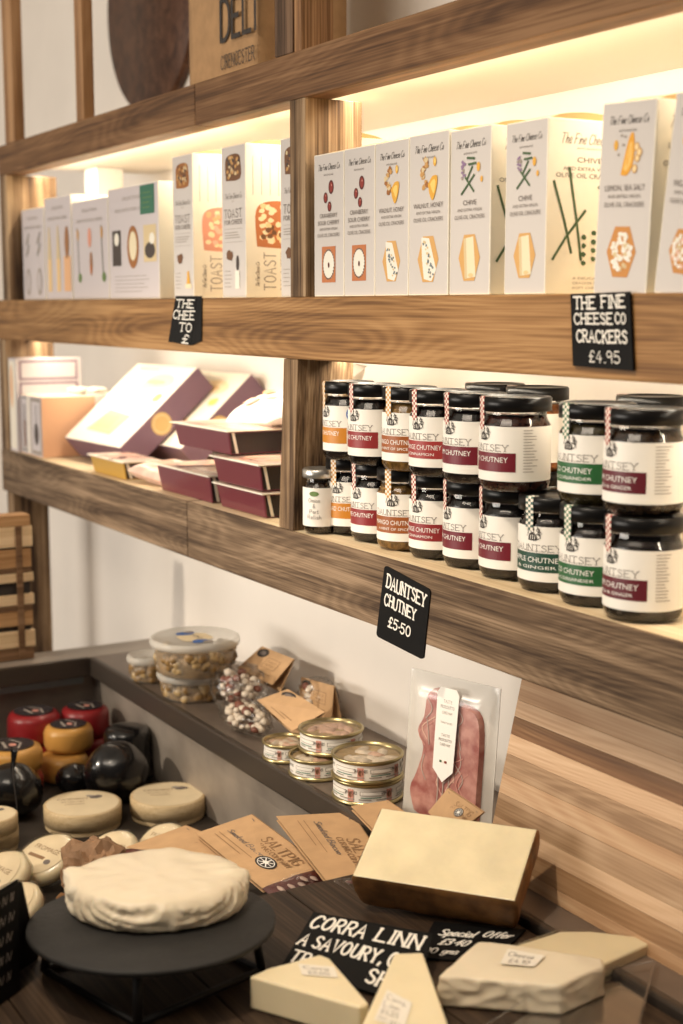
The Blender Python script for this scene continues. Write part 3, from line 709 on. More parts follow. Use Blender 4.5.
def carton(name, label, cat, group, x0, w, h, y=.806, depth=.095, rz=0, tilt=0, mats=('carton_grey', 'carton_white'), flap=True):
    r = thing(name, label, cat, (x0, y, SH2), group=group, rot=(0, tilt, rz))
    q = MB(); q.box((0, 0, 0), (w, depth, h), mats[1], .0012, {2: mats[0]}); q.build('carton', r)
    if flap:   # the bowed tuck flap of the lid
        q = MB()
        for i in range(10):
            t0, t1 = i / 10, (i + 1) / 10
            f = lambda t: .006 * math.sin(math.pi * t) ** .6
            y0, y1 = .006 + (depth - .012) * t0, .006 + (depth - .012) * t1
            q.hexa([(w * .25, y0, h), (w - .002, y0, h), (w - .002, y1, h), (w * .25, y1, h), (w * .25, y0, h + .0004 + f(t0)), (w - .002, y0, h + .0004 + f(t0)), (w - .002, y1, h + .0004 + f(t1)), (w * .25, y1, h + .0004 + f(t1))], 'carton_inner')
        q.build('tuck_flap', r)
    return r


def script_title(a, cx, y, w, m='ink'):
    a.hand('The Fine Cheese Co', cx - w / 2, y, w * .135, m, .075, 0, .30, w)


def cracker_box(label, kind, x0, w, h, **k):
    r = carton('cracker_carton', label, 'carton', 'cracker cartons on the middle shelf', x0, w, h, **k)
    a = Art(); c = w / 2
    script_title(a, c, h * .885, w * .72)
    a.text('SINCE 2002' if False else 'BATH ENGLAND', c, h * .845, h * .012, 'ink_soft', w * .32)
    flavour_picture(a, kind, c, h * .715, w * .33)
    L = FLAV[kind]; y = h * .555 if len(L) == 1 else h * .565
    for t in L:
        a.text(t, c, y - h * .012, h * .030, 'ink_soft', w * min(.74, .065 * len(t))); y -= h * .050
    a.text('AND EXTRA VIRGIN', c, y, h * .018, 'ink_soft', w * .60); y -= h * .046
    a.text('OLIVE OIL CRACKERS', c, y, h * .025, 'ink_soft', w * .74)
    a.build('front_lettering', plane_fn((0, 0, 0), (1, 0, 0), (0, 0, 1)), r)
    p = Art(); cracker_picture(p, kind, c, h * .225, w * .50)
    p.build('cheese_picture', plane_fn((0, 0, 0), (1, 0, 0), (0, 0, 1)), r)
    s = Art(); d = k.get('depth', .095); c = d / 2
    script_title(s, c, h * .86, d * .70, 'ink_soft'); s.text('BATH ENGLAND', c, h * .83, h * .010, 'ink_pale', d * .3)
    y = h * .755
    for t in L: s.text(t, c, y, h * .030, 'ink_soft', d * min(.7, .06 * len(t))); y -= h * .046
    s.text('AND EXTRA VIRGIN', c, y, h * .020, 'ink_soft', d * .62); y -= h * .042
    s.text('OLIVE OIL CRACKERS', c, y, h * .027, 'ink_soft', d * .80)
    if kind == 'chive':
        for x0_, y0, x1, y1 in ((.30, .24, .08, .64), (.42, .20, .26, .72), (.08, .20, .46, .48), (.86, .55, .62, .62)):
            s.stroke([(d * x0_, h * y0), (d * (x0_ * .6 + x1 * .4), h * (y0 * .55 + y1 * .45)), (d * x1, h * y1)], d * .028, 'p_green')
        for i in range(8): s.ell(d * (.45 + .12 * (i % 2)), h * (.18 + .025 * i), d * .03, d * .025, 'p_green', jit=.3, n=8)
    else:
        s.poly(catmull([(d * .3, h * .3), (d * .2, h * .42), (d * .28, h * .55), (d * .36, h * .42), (d * .3, h * .3)]), 'p_green2')
    for i, t in enumerate(['A DELICATE', 'CRACKER FOR', 'SOFT CHEESE']): s.text(t, c, h * (.085 - .028 * i), h * .014, 'ink_pale', d * .36)
    s.build('side_lettering', plane_fn((w, 0, 0), (0, 1, 0), (0, 0, 1)), r)
    return r


H2 = .1605
def cb(label, kind, u0, u1, h, y=.806, **k):
    x0 = max(at(u0, 200, y=y).x, -1.4495); x1 = at(u1, 200, y=y).x
    cracker_box(label, kind, x0 + .0004, x1 - x0 - .0008, h, y=y, **k)


cb('cranberry cracker carton standing against the middle post', 'cranberry', 314, 344, .1575)
cb('cranberry cracker carton between another cranberry carton and a walnut one', 'cranberry', 344, 375, .1580)
cb('walnut and honey cracker carton beside the cranberry cartons', 'walnut', 375, 409, .1580)
cb('walnut and honey cracker carton beside the chive cartons', 'walnut', 409, 449, .1590)
cb('chive cracker carton beside a walnut carton, mostly front shown', 'chive', 450, 491, .1565)
cb('chive cracker carton with green stalks on its open side panel', 'chive', 505, 547, .1540)
cb('lemon and sea salt cracker carton above the price card', 'lemon', 595, 649, .156, y=.8035, tilt=math.radians(2.6))
cb('cracker carton with a fig picture, leaning at the near end of the row', 'fig', 656, 706, .156, y=.8035, tilt=math.radians(7))


def toast_box(label, x0, w, h, tone):
    r = carton('toast_carton', label, 'carton', 'toast cartons left of the middle post', x0, w, h, y=.825, depth=.112)
    a = Art(); c = w / 2
    crust, crumb = (('p_walnut', 'p_peel') if tone else ('p_brown', 'p_walnut2'))

    def slice_(a, cx, cy, sw, shh, m, bits, n=34):
        a.poly(rounded([(cx - sw * .46, cy - shh * .5), (cx + sw * .44, cy - shh * .48), (cx + sw * .46, cy + shh * .2), (cx + sw * .36, cy + shh * .44), (cx, cy + shh * .5), (cx - sw * .38, cy + shh * .42), (cx - sw * .5, cy + shh * .15)]), m)
        for i in range(n): a.ell(cx + (R.random() - .5) * sw * .74, cy + (R.random() - .5) * shh * .78, sw * .07, sw * .055, R.choice(bits), jit=.5, n=7)
    slice_(a, c, h * .86, w * .66, h * .17, crust, ['p_walnut2', 'p_brown', 'p_cheese2', 'p_dark'])
    script_title(a, c, h * .655, w * .7, 'ink_soft'); a.text('BATH', c, h * .632, h * .01, 'ink_pale')
    a.hand('TOAST', w * .13, h * .53, h * .055, 'ink_soft', .10, 0, 0, w * .74)
    a.text('FOR CHEESE', c, h * .485, h * .032, 'ink_soft', w * .74)
    a.rect(w * .12, h * .455, w * .88, h * .457, 'ink_pale'); a.lines(w * .14, w * .86, h * .39, h * .44, 3, 'ink_pale', .001); a.rect(w * .12, h * .368, w * .88, h * .37, 'ink_pale')
    a.ell(w * .34, h * .28, w * .13, h * .035, 'p_brown', jit=.4)
    if tone: a.rect(w * .6, h * .07, w * .9, h * .10, 'p_cheese'); a.poly([(w * .66, h * .10), (w * .84, h * .10), (w * .78, h * .19), (w * .7, h * .19)], 'p_honey')
    else: a.rect(w * .56, h * .06, w * .74, h * .18, 'p_white'); a.ell(w * .66, h * .23, w * .06, h * .05, 'p_dark')
    a.lines(w * .12, w * .42, h * .06, h * .19, 5, 'ink_pale', .0008)
    a.build('front_lettering', plane_fn((0, 0, 0), (1, 0, 0), (0, 0, 1)), r)
    s = Art(); d = .112
    for i in range(7): s.rect(d * (.09 + .11 * i), h * .67, d * (.09 + .11 * i) + .0009, h * .92, 'ink_pale')
    slice_(s, d * .40, h * .485, d * .56, h * .30, 'p_pink' if tone else 'p_terra', ['p_cream', 'p_pink2', 'p_cream', 'p_peach'] if tone else ['p_cream', 'p_cheese', 'p_brown', 'p_sand', 'p_cream'], 46)
    up = Art(); up.hand('TOAST', 0, 0, d * .15, 'ink_pale', .08, 0, 0, h * .25); up.text('FOR CHEESE', h * .125, -d * .15, d * .09, 'ink_pale', h * .25); up.hand('The Fine Cheese Co', h * .02, d * .21, d * .05, 'ink_pale', .10, 0, .3, h * .16)
    s.build('slice_picture', plane_fn((w, 0, 0), (0, 1, 0), (0, 0, 1)), r)
    up.build('side_lettering', plane_fn((w, d * .38, h * .05), (0, 0, 1), (0, -1, 0)), r)
    return r


toast_box('toast carton with a plain reddish slice printed on its side', -1.8785, .0672, .195, True)
toast_box('toast carton with a nutty slice printed on its bright side panel', -1.7204, .0700, .193, False)
toast_box('toast carton mostly hidden behind the middle post', -1.5560, .0650, .188, False)


def biscuit_box(label, x0, x1, h, pics, tag=False, lift=0, y=.825):
    w = x1 - x0
    r = carton('biscuit_carton', label, 'carton', 'pale biscuit cartons at the far end', x0, w, h, y=y, depth=.075, mats=('carton_mauve', 'carton_white'), flap=False)
    a = Art(); c = w / 2
    a.text('SELECTION', c, h * .88, h * .03, 'ink_pale', w * .4); a.text('BISCUITS FOR CHEESE', c, h * .78, h * .03, 'ink_pale', w * .7)
    n = len(pics)
    for i, k in enumerate(pics):
        x = w * (i + .5) / n
        if k == 'leaf':
            for yy in (.62, .50): a.stroke([(x - w * .06, h * yy), (x + w * .06, h * (yy + .1))], w * .06, 'p_grey'); a.ell(x, h * (yy + .04), w * .05, h * .03, 'ink_pale')
            a.ell(x, h * .2, w * .1, h * .15, 'ink_pale', n=20); a.ell(x, h * .2, w * .06, h * .11, 'carton_mauve', n=20)
        elif k == 'knife': a.ell(x, h * .62, w * .055, h * .14, 'p_walnut2'); a.rect(x - w * .03, h * .1, x + w * .03, h * .5, 'p_brown2')
        elif k == 'bottle': a.rect(x - w * .07, h * .08, x + w * .07, h * .40, 'p_sand'); a.poly([(x - w * .07, h * .4), (x + w * .07, h * .4), (x + w * .02, h * .72), (x - w * .02, h * .72)], 'p_cheese2')
        elif k == 'slab': a.rect(x - w * .12, h * .08, x + w * .13, h * .42, 'p_peach'); a.ell(x, h * .55, w * .08, h * .16, 'p_brown2')
        elif k == 'fig': a.ell(x, h * .62, w * .05, h * .10, 'p_pink'); a.ell(x + w * .03, h * .36, w * .04, h * .12, 'p_brown2'); a.ell(x + w * .03, h * .3, w * .03, h * .05, 'p_terra')
        elif k == 'stem': a.stroke([(x - w * .02, h * .72), (x, h * .5), (x + w * .02, h * .25)], w * .03, 'p_grey'); a.ell(x + w * .04, h * .22, w * .05, h * .05, 'p_green2'); a.ell(x, h * .66, w * .03, h * .06, 'p_walnut2')
        elif k == 'tin': a.rect(x - w * .09, h * .30, x + w * .09, h * .62, 'p_dark'); a.ell(x, h * .54, w * .05, h * .06, 'p_white')
        elif k == 'oval': a.ell(x, h * .46, w * .115, h * .19, 'p_walnut', n=26); a.ell(x, h * .47, w * .075, h * .13, 'p_cheese', n=26)
        elif k == 'dish': a.rect(x - w * .12, h * .32, x + w * .12, h * .64, 'p_cheese2'); a.ell(x, h * .42, w * .10, h * .07, 'p_dark'); a.ell(x + w * .04, h * .52, w * .05, h * .05, 'p_white')
    a.lines(w * .12, w * .88, h * .05, h * .22, 5, 'ink_pale', .0008) if tag else None
    if tag:
        a.poly([(w * .66, h * .735), (w * .93, h * .735), (w * .93, h * .985), (w * .66, h * .985)], 'p_tag'); a.lines(w * .70, w * .89, h * .77, h * .94, 4, 'p_green2', .0012)
    a.build('front_picture', plane_fn((0, 0, 0), (1, 0, 0), (0, 0, 1)), r)
    return r


biscuit_box('pale carton with grey leaf prints nearest the end post', -2.5550, -2.4330, .160, ['leaf', 'leaf'])
biscuit_box('pale carton printed with bottles, a little taller than its neighbours', -2.4290, -2.2960, .172, ['bottle', 'bottle', 'slab'])
biscuit_box('pale carton printed with figs and stems', -2.2920, -2.1290, .158, ['stem', 'fig', 'stem'])
biscuit_box('pale carton with a green corner patch and three dish pictures', -2.1265, -1.9300, .167, ['tin', 'oval', 'dish'], True)
# tall white roll behind them
tl = at(166, 292, y=.862); r = thing('paper_roll', 'tall cream roll with a brown foot beside the green patched carton', 'roll', (-1.9080 + .015, .885, SH2))
q = MB(); q.lathe([(0, .016), (.032, .016), (.032, .160), (.0305, .162), (0, .162)], 'carton_white'); q.build('roll', r)
q = MB(); q.lathe([(0, 0), (.031, 0), (.0335, .003), (.0335, .014), (.032, .0158), (0, .0158)], 'kraft_dark'); q.build('foot', r)


# ------------------------------------------------------------------ chalk price cards
def price_card(label, P, lines, t=.002, m='chalkboard', rounded_corner=False, ro=None):
    """P: bl, br, tr, tl as seen; lines: (text, x0, y0, height, width) in card units"""
    o = ro or (Vector(P[0]) + Vector(P[1])) / 2
    r = thing('price_card', label, 'price card', o)
    q = MB(o)
    if rounded_corner:
        a_, b_, c_, e_ = [Vector(p) for p in P]; n_ = (b_ - a_).cross(e_ - a_).normalized() * t; ol = []
        for k, (cx, cy) in enumerate(((.94, .05), (.94, .95), (.06, .95), (.06, .05))):
            for j in range(5):
                an = math.radians(-90 + 90 * k + 22.5 * j); x, y = cx + .06 * math.cos(an), cy + .05 * math.sin(an)
                ol.append((a_ * (1 - x) + b_ * x) * (1 - y) + (e_ * (1 - x) + c_ * x) * y)
        q.prism([p - n_ for p in ol], ol, m)
    else: card(q, P, t, m, .0006)
    q.build('card', r)
    P = [Vector(p) for p in P]; W_, H_ = (P[1] - P[0]).length, (P[3] - P[0]).length
    a = Art()
    for ln in lines:
        tx, x, y, h, w = ln[:5]; kw = ln[5] if len(ln) > 5 else {}
        kw = dict(dict(w=.165, serif=.6, wob=.08), **kw); st = kw.pop('w'); 
        b = Art(); b.hand(tx, x * W_, y * H_, h * H_, 'chalk', st, width=w * W_, **kw)
        for pts, fs, m_, l in b.el: a.n += .1; a.el.append(([(p[0] / W_, p[1] / H_) for p in pts], fs, m_, a.n))
    a.build('lettering', quad_fn(P), r, o=o)
    return r


def rect_on(y, uv, lean=0):
    """card corners on a plane just in front of the beams"""
    return [at(u, v, y=yy) for (u, v), yy in zip(uv, (y, y, y - lean, y - lean))]


pc = rect_on(.7985, [(376, 636), (423, 660), (430.5, 590), (384.5, 565)])
price_card('black price card with rounded corners hung on the lower beam under the jars', pc,
           [('DAUNTSEY', .10, .73, .17, .84, dict(serif=.7)), ('CHUTNEY', .10, .49, .15, .68, dict(serif=.7)), ('£5-50', .24, .22, .14, .47)], rounded_corner=True)
pc = rect_on(.7965, [(572.5, 366), (633, 371), (629.5, 291.5), (570, 294)])
price_card('black price card on the middle beam below the lemon carton', pc,
           [('THE', .07, .79, .16, .36), ('FINE', .54, .80, .155, .38), ('CHEESE', .07, .585, .14, .64), ('CO', .76, .60, .13, .17), ('CRACKERS', .10, .345, .155, .84), ('£4.95', .30, .08, .15, .52, dict(serif=0, w=.11))])
# the folded tent card further along
P = [at(168, 342, y=.788), at(191, 345.5, y=.7985), at(197, 296, y=.7985), at(175.5, 296, y=.788)]
tc = price_card('black tent card hung over the middle beam beside the toast cartons', P,
                [('THE', .12, .76, .16, .80), ('CHEE', .06, .52, .17, .94), ('TO', .42, .27, .17, .55), ('£', .62, .03, .17, .26)])
q = MB((Vector(P[0]) + Vector(P[1])) / 2)
q.hexa([at(191.3, 345.5, y=.7978), at(201.5, 341, y=.7985), at(201.5, 341, y=.7992), at(191.3, 345.5, y=.7990), at(197.3, 296, y=.7978), at(202, 296, y=.7985), at(202, 296, y=.7992), at(197.3, 296, y=.7990)], 'chalkboard')
q.build('folded_side', tc)


# ------------------------------------------------------------------ chutney jars
SH3 = -.2672
JH = .0905
JR = .0336


def emblem(a, cx, cy, s, m='ink'):
    """bearded figure in a hat with a curling animal beside him"""
    a.ell(cx - .12 * s, cy + .36 * s, .20 * s, .12 * s, m); a.rect(cx - .24 * s, cy + .34 * s, cx, cy + .58 * s, m)
    a.ell(cx - .12 * s, cy + .18 * s, .15 * s, .18 * s, m); a.ell(cx - .12 * s, cy + .2 * s, .08 * s, .09 * s, 'cream_label')
    a.poly(rounded([(cx - .5 * s, cy - .5 * s), (cx + .3 * s, cy - .5 * s), (cx + .2 * s, cy - .05 * s), (cx - .12 * s, cy + .1 * s), (cx - .42 * s, cy - .05 * s)]), m)
    for k in (-.3, -.1, .1): a.stroke([(cx + k * s, cy - .4 * s), (cx + k * s + .04 * s, cy - .1 * s)], .05 * s, 'cream_label')
    for dx, dy, r in ((.36, -.2, .2), (.52, .05, .15), (.4, .3, .12)):
        a.stroke([(cx + dx * s + r * s * math.cos(t * .5), cy + dy * s + r * s * math.sin(t * .5)) for t in range(12)], .06 * s, m)
    a.stroke([(cx + .3 * s, cy + .55 * s), (cx + .45 * s, cy + .3 * s), (cx + .6 * s, cy - .3 * s)], .06 * s, m)
    a.stroke([(cx - .62 * s, cy - .2 * s), (cx - .5 * s, cy + .2 * s)], .05 * s, m)


def glass_profile(r, h):
    n = r - .0025
    return [(0, .002), (r - .008, .0), (r - .0025, .0025), (r, .008), (r, h * .66), (r - .0008, h * .71), (n - .0012, h * .765), (n - .002, h * .80), (n - .002, h * .86)]


def chutney_jar(label, x, y, z, band, ging, fill, words, turn=-50, r=JR, h=JH, badge=False, group='chutney jars on the shelf', low=False):
    ang = math.atan2(-y, -x) + math.pi / 2 + math.radians(turn)
    t = thing('chutney_jar', label, 'jar', (x, y, z), ang, group)
    pr = glass_profile(r, h)
    q = MB(); q.lathe(pr, 'jar_glass', n=44); g = q.build('glass', t)
    q = MB(); q.lathe([(0, .0025)] + [(a - .0016, b + .002) for a, b in pr[1:-2]] + [(pr[-2][0] - .0016, h * .80), (0, h * .80)], fill, n=36); q.build('contents', t)
    q = MB(); lr = r + .0004
    q.lathe([(0, h * .85), (lr - .002, h * .848), (lr, h * .853), (lr, h * .985), (lr - .0015, h), (lr - .005, h + .0002), (lr - .0065, h - .0010), (0, h - .0010)], 'lid_black', n=44); q.build('lid', t)
    # paper label
    q = MB(); zl, zh = h * .125, h * .70; a0, a1 = math.radians(-80), math.radians(215)
    q.lathe([(r + .0002, zl), (r + .0002, zh)], 'cream_label', n=48, a0=a0, a1=a1); lb = q.build('label', t, recalc=False)
    a = Art(); hw = r * math.radians(58)
    a.rect(-r * math.radians(78), h * .265, hw, h * .475, band, nx=24) if False else a.rect(-hw, h * .225, hw, h * .425, band, nx=20)
    a.hand('DAUNTSEY', -hw * .80, h * .442, h * .066, 'ink_soft', .10, .6, 0, hw * 1.60); a.text('FARM MADE', 0, h * .434, h * .016, 'ink_pale', hw * .6)
    a.text(words[0], 0, h * .325, h * .055, 'white_print', hw * min(1.8, .13 * len(words[0])))
    if len(words) > 1: a.text(words[1], 0, h * .258, h * .032, 'white_print', hw * 1.3)
    emblem(a, 0, h * .622, h * .135)
    for i in range(15): a.rect(hw + .007, h * (.66 - .031 * i), hw + .007 + .016 * (.5 + .5 * R.random()), h * (.66 - .031 * i) + .0007, 'ink_pale', nx=4)
    if badge: a.ell(hw + .006, h * .60, .0065, .0085, 'p_badge', n=20); a.rect(hw + .001, h * .585, hw + .011, h * .605, 'white_print')
    a.build('lettering', cyl_fn(r + .0002), lb)
    # gingham seal from lid to label
    bm = bmesh.new(); uvl = bm.loops.layers.uv.new('UVMap'); c0, wd = math.radians(-9), math.radians(15)
    pts = [(r + .0007, h * .655), (r + .0007, h * .72), (r + .0004, h * .78), (lr + .0004, h * .86), (lr + .0006, h * .975), (lr - .0005, h + .0006), (lr - .010, h + .0003)]
    ds = [0]
    for p0, p1 in zip(pts, pts[1:]): ds.append(ds[-1] + math.hypot(p1[0] - p0[0], p1[1] - p0[1]))
    rows = [[bm.verts.new((p[0] * math.sin(c0 + wd * (k / 4 - .5)), -p[0] * math.cos(c0 + wd * (k / 4 - .5)), p[1])) for k in range(5)] for p in pts]
    for j in range(len(rows) - 1):
        for k in range(4):
            f = bm.faces.new([rows[j][k], rows[j][k + 1], rows[j + 1][k + 1], rows[j + 1][k]]); f.smooth = True
            for lp, (uu, vv) in zip(f.loops, ((k, j), (k + 1, j), (k + 1, j + 1), (k, j + 1))):
                lp[uvl].uv = (uu * .74 + .01, ds[vv] / .0027 + .01)
    me = bpy.data.meshes.new('tamper_seal'); bm.to_mesh(me); bm.free(); me.materials.append(M[ging])
    o = bpy.data.objects.new('tamper_seal', me); COL.objects.link(o); o.parent = t
    return t


def jar_x(u, y, z, r=JR):
    """x of a jar whose left edge shows at picture column u"""
    lo, hi = -3, -.2
    for _ in range(40):
        m = (lo + hi) / 2
        e = min(((m + r * math.cos(k * .1)) * RT.x + (y + r * math.sin(k * .1)) * RT.y) / ((m + r * math.cos(k * .1)) * FW.x * math.cos(PT) + (y + r * math.sin(k * .1)) * FW.y * math.cos(PT) - z * math.sin(PT)) for k in range(63))
        if CX + F * e < u: lo = m
        else: hi = m
    return (lo + hi) / 2


rows = [  # picture column of the left edge, band, seal, contents, words, turn, label
 [(326, 'band_orange', 'ging_orange', 'fill_dark', ['ORCHARD CHUTNEY'], -34, 'orange-banded chutney jar in the lower row beside the small silver-lidded jar', 0),
  (351, 'band_red', 'ging_red', 'fill_dark', ['WINE CHUTNEY'], -52, 'red-banded chutney jar in the lower row between an orange-banded and a mustard jar', 0),
  (377, 'band_rust', 'ging_orange', 'fill_mustard', ['MANGO CHUTNEY', 'A HINT OF SPICE'], -26, 'mustard coloured chutney jar with rust band in the lower row', 0),
  (409, 'band_red', 'ging_red', 'fill_dark', ['ORANGE CHUTNEY', '& CINNAMON'], -46, 'red-banded chutney jar in the lower row directly right of the mustard jar', 0),
  (443, 'band_crimson', 'ging_red', 'fill_dark', ['PLUM CHUTNEY'], -60, 'crimson-banded chutney jar in the lower row, second to the right of the mustard jar', 0),
  (479, 'band_crimson', 'ging_red', 'fill_dark', ['PLUM CHUTNEY'], -62, 'crimson-banded chutney jar in the lower row beside the first green-banded one', 0),
  (518, 'band_pine', 'ging_pine', 'fill_dark', ['APPLE CHUTNEY', '& GINGER'], -34, 'dark green-banded chutney jar with nothing stacked on its lid', 0),
  (559, 'band_green', 'ging_green', 'fill_dark', ['CO CHUTNEY', '& CORIANDER'], -42, 'green-banded chutney jar at the bottom of the green stack', 0),
  (603, 'band_maroon', 'ging_red', 'fill_dark', ['PLUM CHUTNEY', 'CHILLI & GINGER'], -52, 'maroon-banded chutney jar in the lower row at the near end', 0)],
 [(323, 'band_orange', 'ging_orange', 'fill_dark', ['ARD CHUTNEY'], -62, 'orange-banded chutney jar with a blue badge in the upper row', 0),
  (348, 'band_red', 'ging_red', 'fill_dark', ['WINE CHUTNEY'], -50, 'red-banded chutney jar in the upper row beside the blue-badged jar', 0),
  (382, 'band_rust', 'ging_orange', 'fill_mustard', ['MANGO CHUTNEY', 'A HINT OF SPICE'], -40, 'mustard coloured chutney jar with rust band in the upper row', 0),
  (409, 'band_scarlet', 'ging_red', 'fill_dark', ['ORANGE CHUTNEY', '& CINNAMON'], -44, 'bright red-banded chutney jar in the upper row directly right of the mustard jar', 0),
  (443, 'band_crimson', 'ging_red', 'fill_dark', ['PLUM CHUTNEY'], -52, 'crimson-banded chutney jar in the upper row, second to the right of the mustard jar', 0),
  (479, 'band_crimson', 'ging_red', 'fill_red', ['PLUM CHUTNEY'], -56, 'crimson-banded chutney jar in the upper row with its ingredient panel showing', 0),
  (558, 'band_green', 'ging_green', 'fill_olive', ['CO CHUTNEY', '& CORIANDER'], -44, 'green-banded chutney jar on top of the green stack', 0),
  (603, 'band_maroon', 'ging_red', 'fill_brown', ['PLUM CHUTNEY', 'CHILLI & GINGER'], -54, 'maroon-banded chutney jar in the upper row at the near end', 0)]]
placed = []
for rk, rw in enumerate(rows):
    z = SH3 + rk * (JH + .0004); prev = None
    for u, band, ging, fill, words, turn, label, _ in reversed(rw):
        y = .837 if rk == 0 else .8375; jr = .0298 if u <= 409 else (.0318 if u < 460 else .0345)
        while True:
            x = jar_x(u, y, z + JH * .4, jr)
            if prev is None or math.hypot(x - prev[0], y - prev[1]) > jr + prev[2] + .0014 or y > .89: break
            y += .001
        prev = (x, y, jr); placed.append((rk, u, round(x, 3), round(y, 3)))
        chutney_jar(label, x, y, z, band, ging, fill, words, turn, badge='badge' in label and 'beside' not in label, r=jr)
print(placed)
# jars of the back row
for u, fill, label, two in ((572, 'fill_orange', 'chutney jar with orange contents showing behind the ingredient panel jar', 1), (531, 'fill_dark', 'dark lidded chutney jar at the back of the shelf behind the crimson-banded stacks', 1), (682, 'fill_dark', 'chutney jar at the back of the shelf behind the maroon and green stacks', 1)):
    y = .957
    lo = jar_x(u - 66, y, -.09)
    for k in range(2):
        lab = label if k else label.replace('chutney jar', 'chutney jar carrying the upper one,').replace('showing behind', 'low behind')
        if k == 0 and u != 572: lab = {531: 'chutney jar under the dark lidded jar at the back of the shelf', 682: 'chutney jar under the back jar behind the maroon and green stacks'}[u]
        if k == 0 and u == 572: lab = 'chutney jar under the orange jar at the back of the shelf'
        chutney_jar(lab, lo, y, SH3 + k * (JH + .0004), 'band_rust' if u == 572 else 'band_crimson', 'ging_red', fill, ['PLUM CHUTNEY'], -100)
# small silver-lidded jar beside the post
y = .8230; r_ = .0200; h_ = .0775; x = max(jar_x(303, y, -.24, r_), -1.4815 + r_ + .003)
t = thing('relish_jar', 'small silver-lidded relish jar beside the middle post', 'jar', (x, y, SH3), math.atan2(-y, -x) + math.pi / 2 - math.radians(20))
pr = glass_profile(r_, h_)
q = MB(); q.lathe(pr, 'jar_glass'); q.build('glass', t)
q = MB(); q.lathe([(0, .0025)] + [(a - .0016, b + .002) for a, b in pr[1:-2]] + [(pr[-2][0] - .0016, h_ * .79), (0, h_ * .79)], 'fill_brown'); q.build('contents', t)
q = MB(); q.lathe([(0, h_ * .86), (r_ - .0005, h_ * .86), (r_ + .0006, h_ * .875), (r_ + .0006, h_ * .975), (r_ - .001, h_), (r_ - .005, h_), (r_ - .006, h_ - .001), (0, h_ - .001)], 'lid_silver'); q.build('lid', t)
q = MB(); q.lathe([(r_ + .0002, h_ * .13), (r_ + .0002, h_ * .72)], 'cream_label', n=40, a0=-1.3, a1=2.6); lb = q.build('label', t, recalc=False)
a = Art(); a.ell(0, h_ * .63, .006, .003, 'p_green2')
for i, tx in enumerate(['Onion', '&', 'Port', 'Relish']): a.hand(tx, -.002 * len(tx) * .7, h_ * (.50 - .085 * i), h_ * .06, 'ink_soft', .1, width=.0028 * len(tx))
a.build('lettering', cyl_fn(r_ + .0002), lb)


# ------------------------------------------------------------------ lower shelf, far part
def frame_box(mb, O, e1, e2, e3, W_, L_, H_, m, bev=.001, fm=None):
    O = Vector(O)
    P = [O, O + e1 * W_, O + e1 * W_ + e2 * L_, O + e2 * L_]
    mb.hexa(P + [p + e3 * H_ for p in P], m, bev, 2, fm)


def leaning_box(label, o, yaw, tau, w, l, h, seal):
    o = Vector(o)
    t = thing('biscuit_gift_box', label, 'gift box', o, group='white and purple gift boxes')
    e1 = Vector((math.cos(yaw), math.sin(yaw), 0)); n = Vector((-math.sin(yaw), math.cos(yaw), 0))
    e2 = n * math.cos(tau) + Vector((0, 0, 1)) * math.sin(tau); e3 = e1.cross(e2)
    q = MB(); frame_box(q, (0, 0, 0), e1, e2, e3, w, l, h, 'purple_card', .0012, {1: 'carton_white'}); q.build('carton', t)
    a = Art()
    a.poly(rounded([(w * .40, l * .62), (w * .45, l * .84), (w * .72, l * .88), (w * .86, l * .80), (w * .80, l * .72), (w * .60, l * .70)]), 'p_cream')
    a.ell(w * .6, l * .78, w * .15, l * .035, 'p_sand', jit=.2); a.poly([(w * .22, l * .14), (w * .66, l * .12), (w * .72, l * .36), (w * .30, l * .40)], 'p_sand'); a.rect(w * .30, l * .18, w * .56, l * .34, 'p_peach')
    a.ell(w * .84, l * .60, w * .06, l * .05, 'p_honey2', jit=.3); a.ell(w * .5, l * .5, w * .18, l * .06, 'p_white', jit=.3)
    a.text('BISCUITS', w * .3, l * .92, l * .03, 'ink_pale', w * .3)
    a.build('cover_picture', plane_fn(e3 * h, e1, e2), t)
    a = Art(); a.ell(l * .42, h * .5, h * .42, h * .42, 'p_gold', n=28); a.ell(l * .42, h * .5, h * .34, h * .34, 'p_cheese2', n=28); a.ell(l * .42, h * .5, h * .30, h * .30, 'p_gold', n=28)
    a.build('gold_seal', plane_fn(e1 * w, e2, e3), t)
    return t


leaning_box('white and purple gift box leaning back nearest the pink gift box', (-2.4196, .8760, -.2655), .06, .72, .2300, .195, .046, 1)
leaning_box('white and purple gift box mostly hidden behind the first, nearer the plum packs', (-2.355, .9560, -.2655), .06, .72, .2300, .180, .046, 1)

# pink gift box with ribbon, and the tall mauve box behind
p0 = at(13, 442, z=SH3); p0 = Vector((max(p0.x, -2.558), .83, SH3))
gw, gd, gh = .075, .165, .122
g = thing('ribboned_gift_box', 'pink gift box tied with white ribbon at the far end of the lower shelf', 'gift box', (-2.557, .812, SH3))
q = MB(); q.box((0, 0, 0), (gw + .045, gd, gh * .88), 'box_pink', .001, {2: 'carton_mauve', 1: 'carton_white'}); q.build('carton', g)
q = MB(); q.box((gw * .55, -.0012, gh * .02), (gw * .75, 0, gh * .88), 'ribbon'); q.build('ribbon', g); q = MB()
q.box((gw + .045, .100, 0.0), (gw + .0462, .118, gh * .88), 'ribbon'); q.box((0, .100, gh * .88), (gw + .0462, .118, gh * .88 + .0012), 'ribbon'); q.build('ribbon', g)
q = MB()
for k in range(6):
    a_ = k * 1.05; q.blob((gw * .75 + .022 * math.cos(a_), .109 + .022 * math.sin(a_), gh * .88 + .007), .012, 'ribbon', 2, .2, 1.6, (1.4, .8, .5), Matrix.Rotation(a_, 3, 'Z'))
q.build('bow', g)
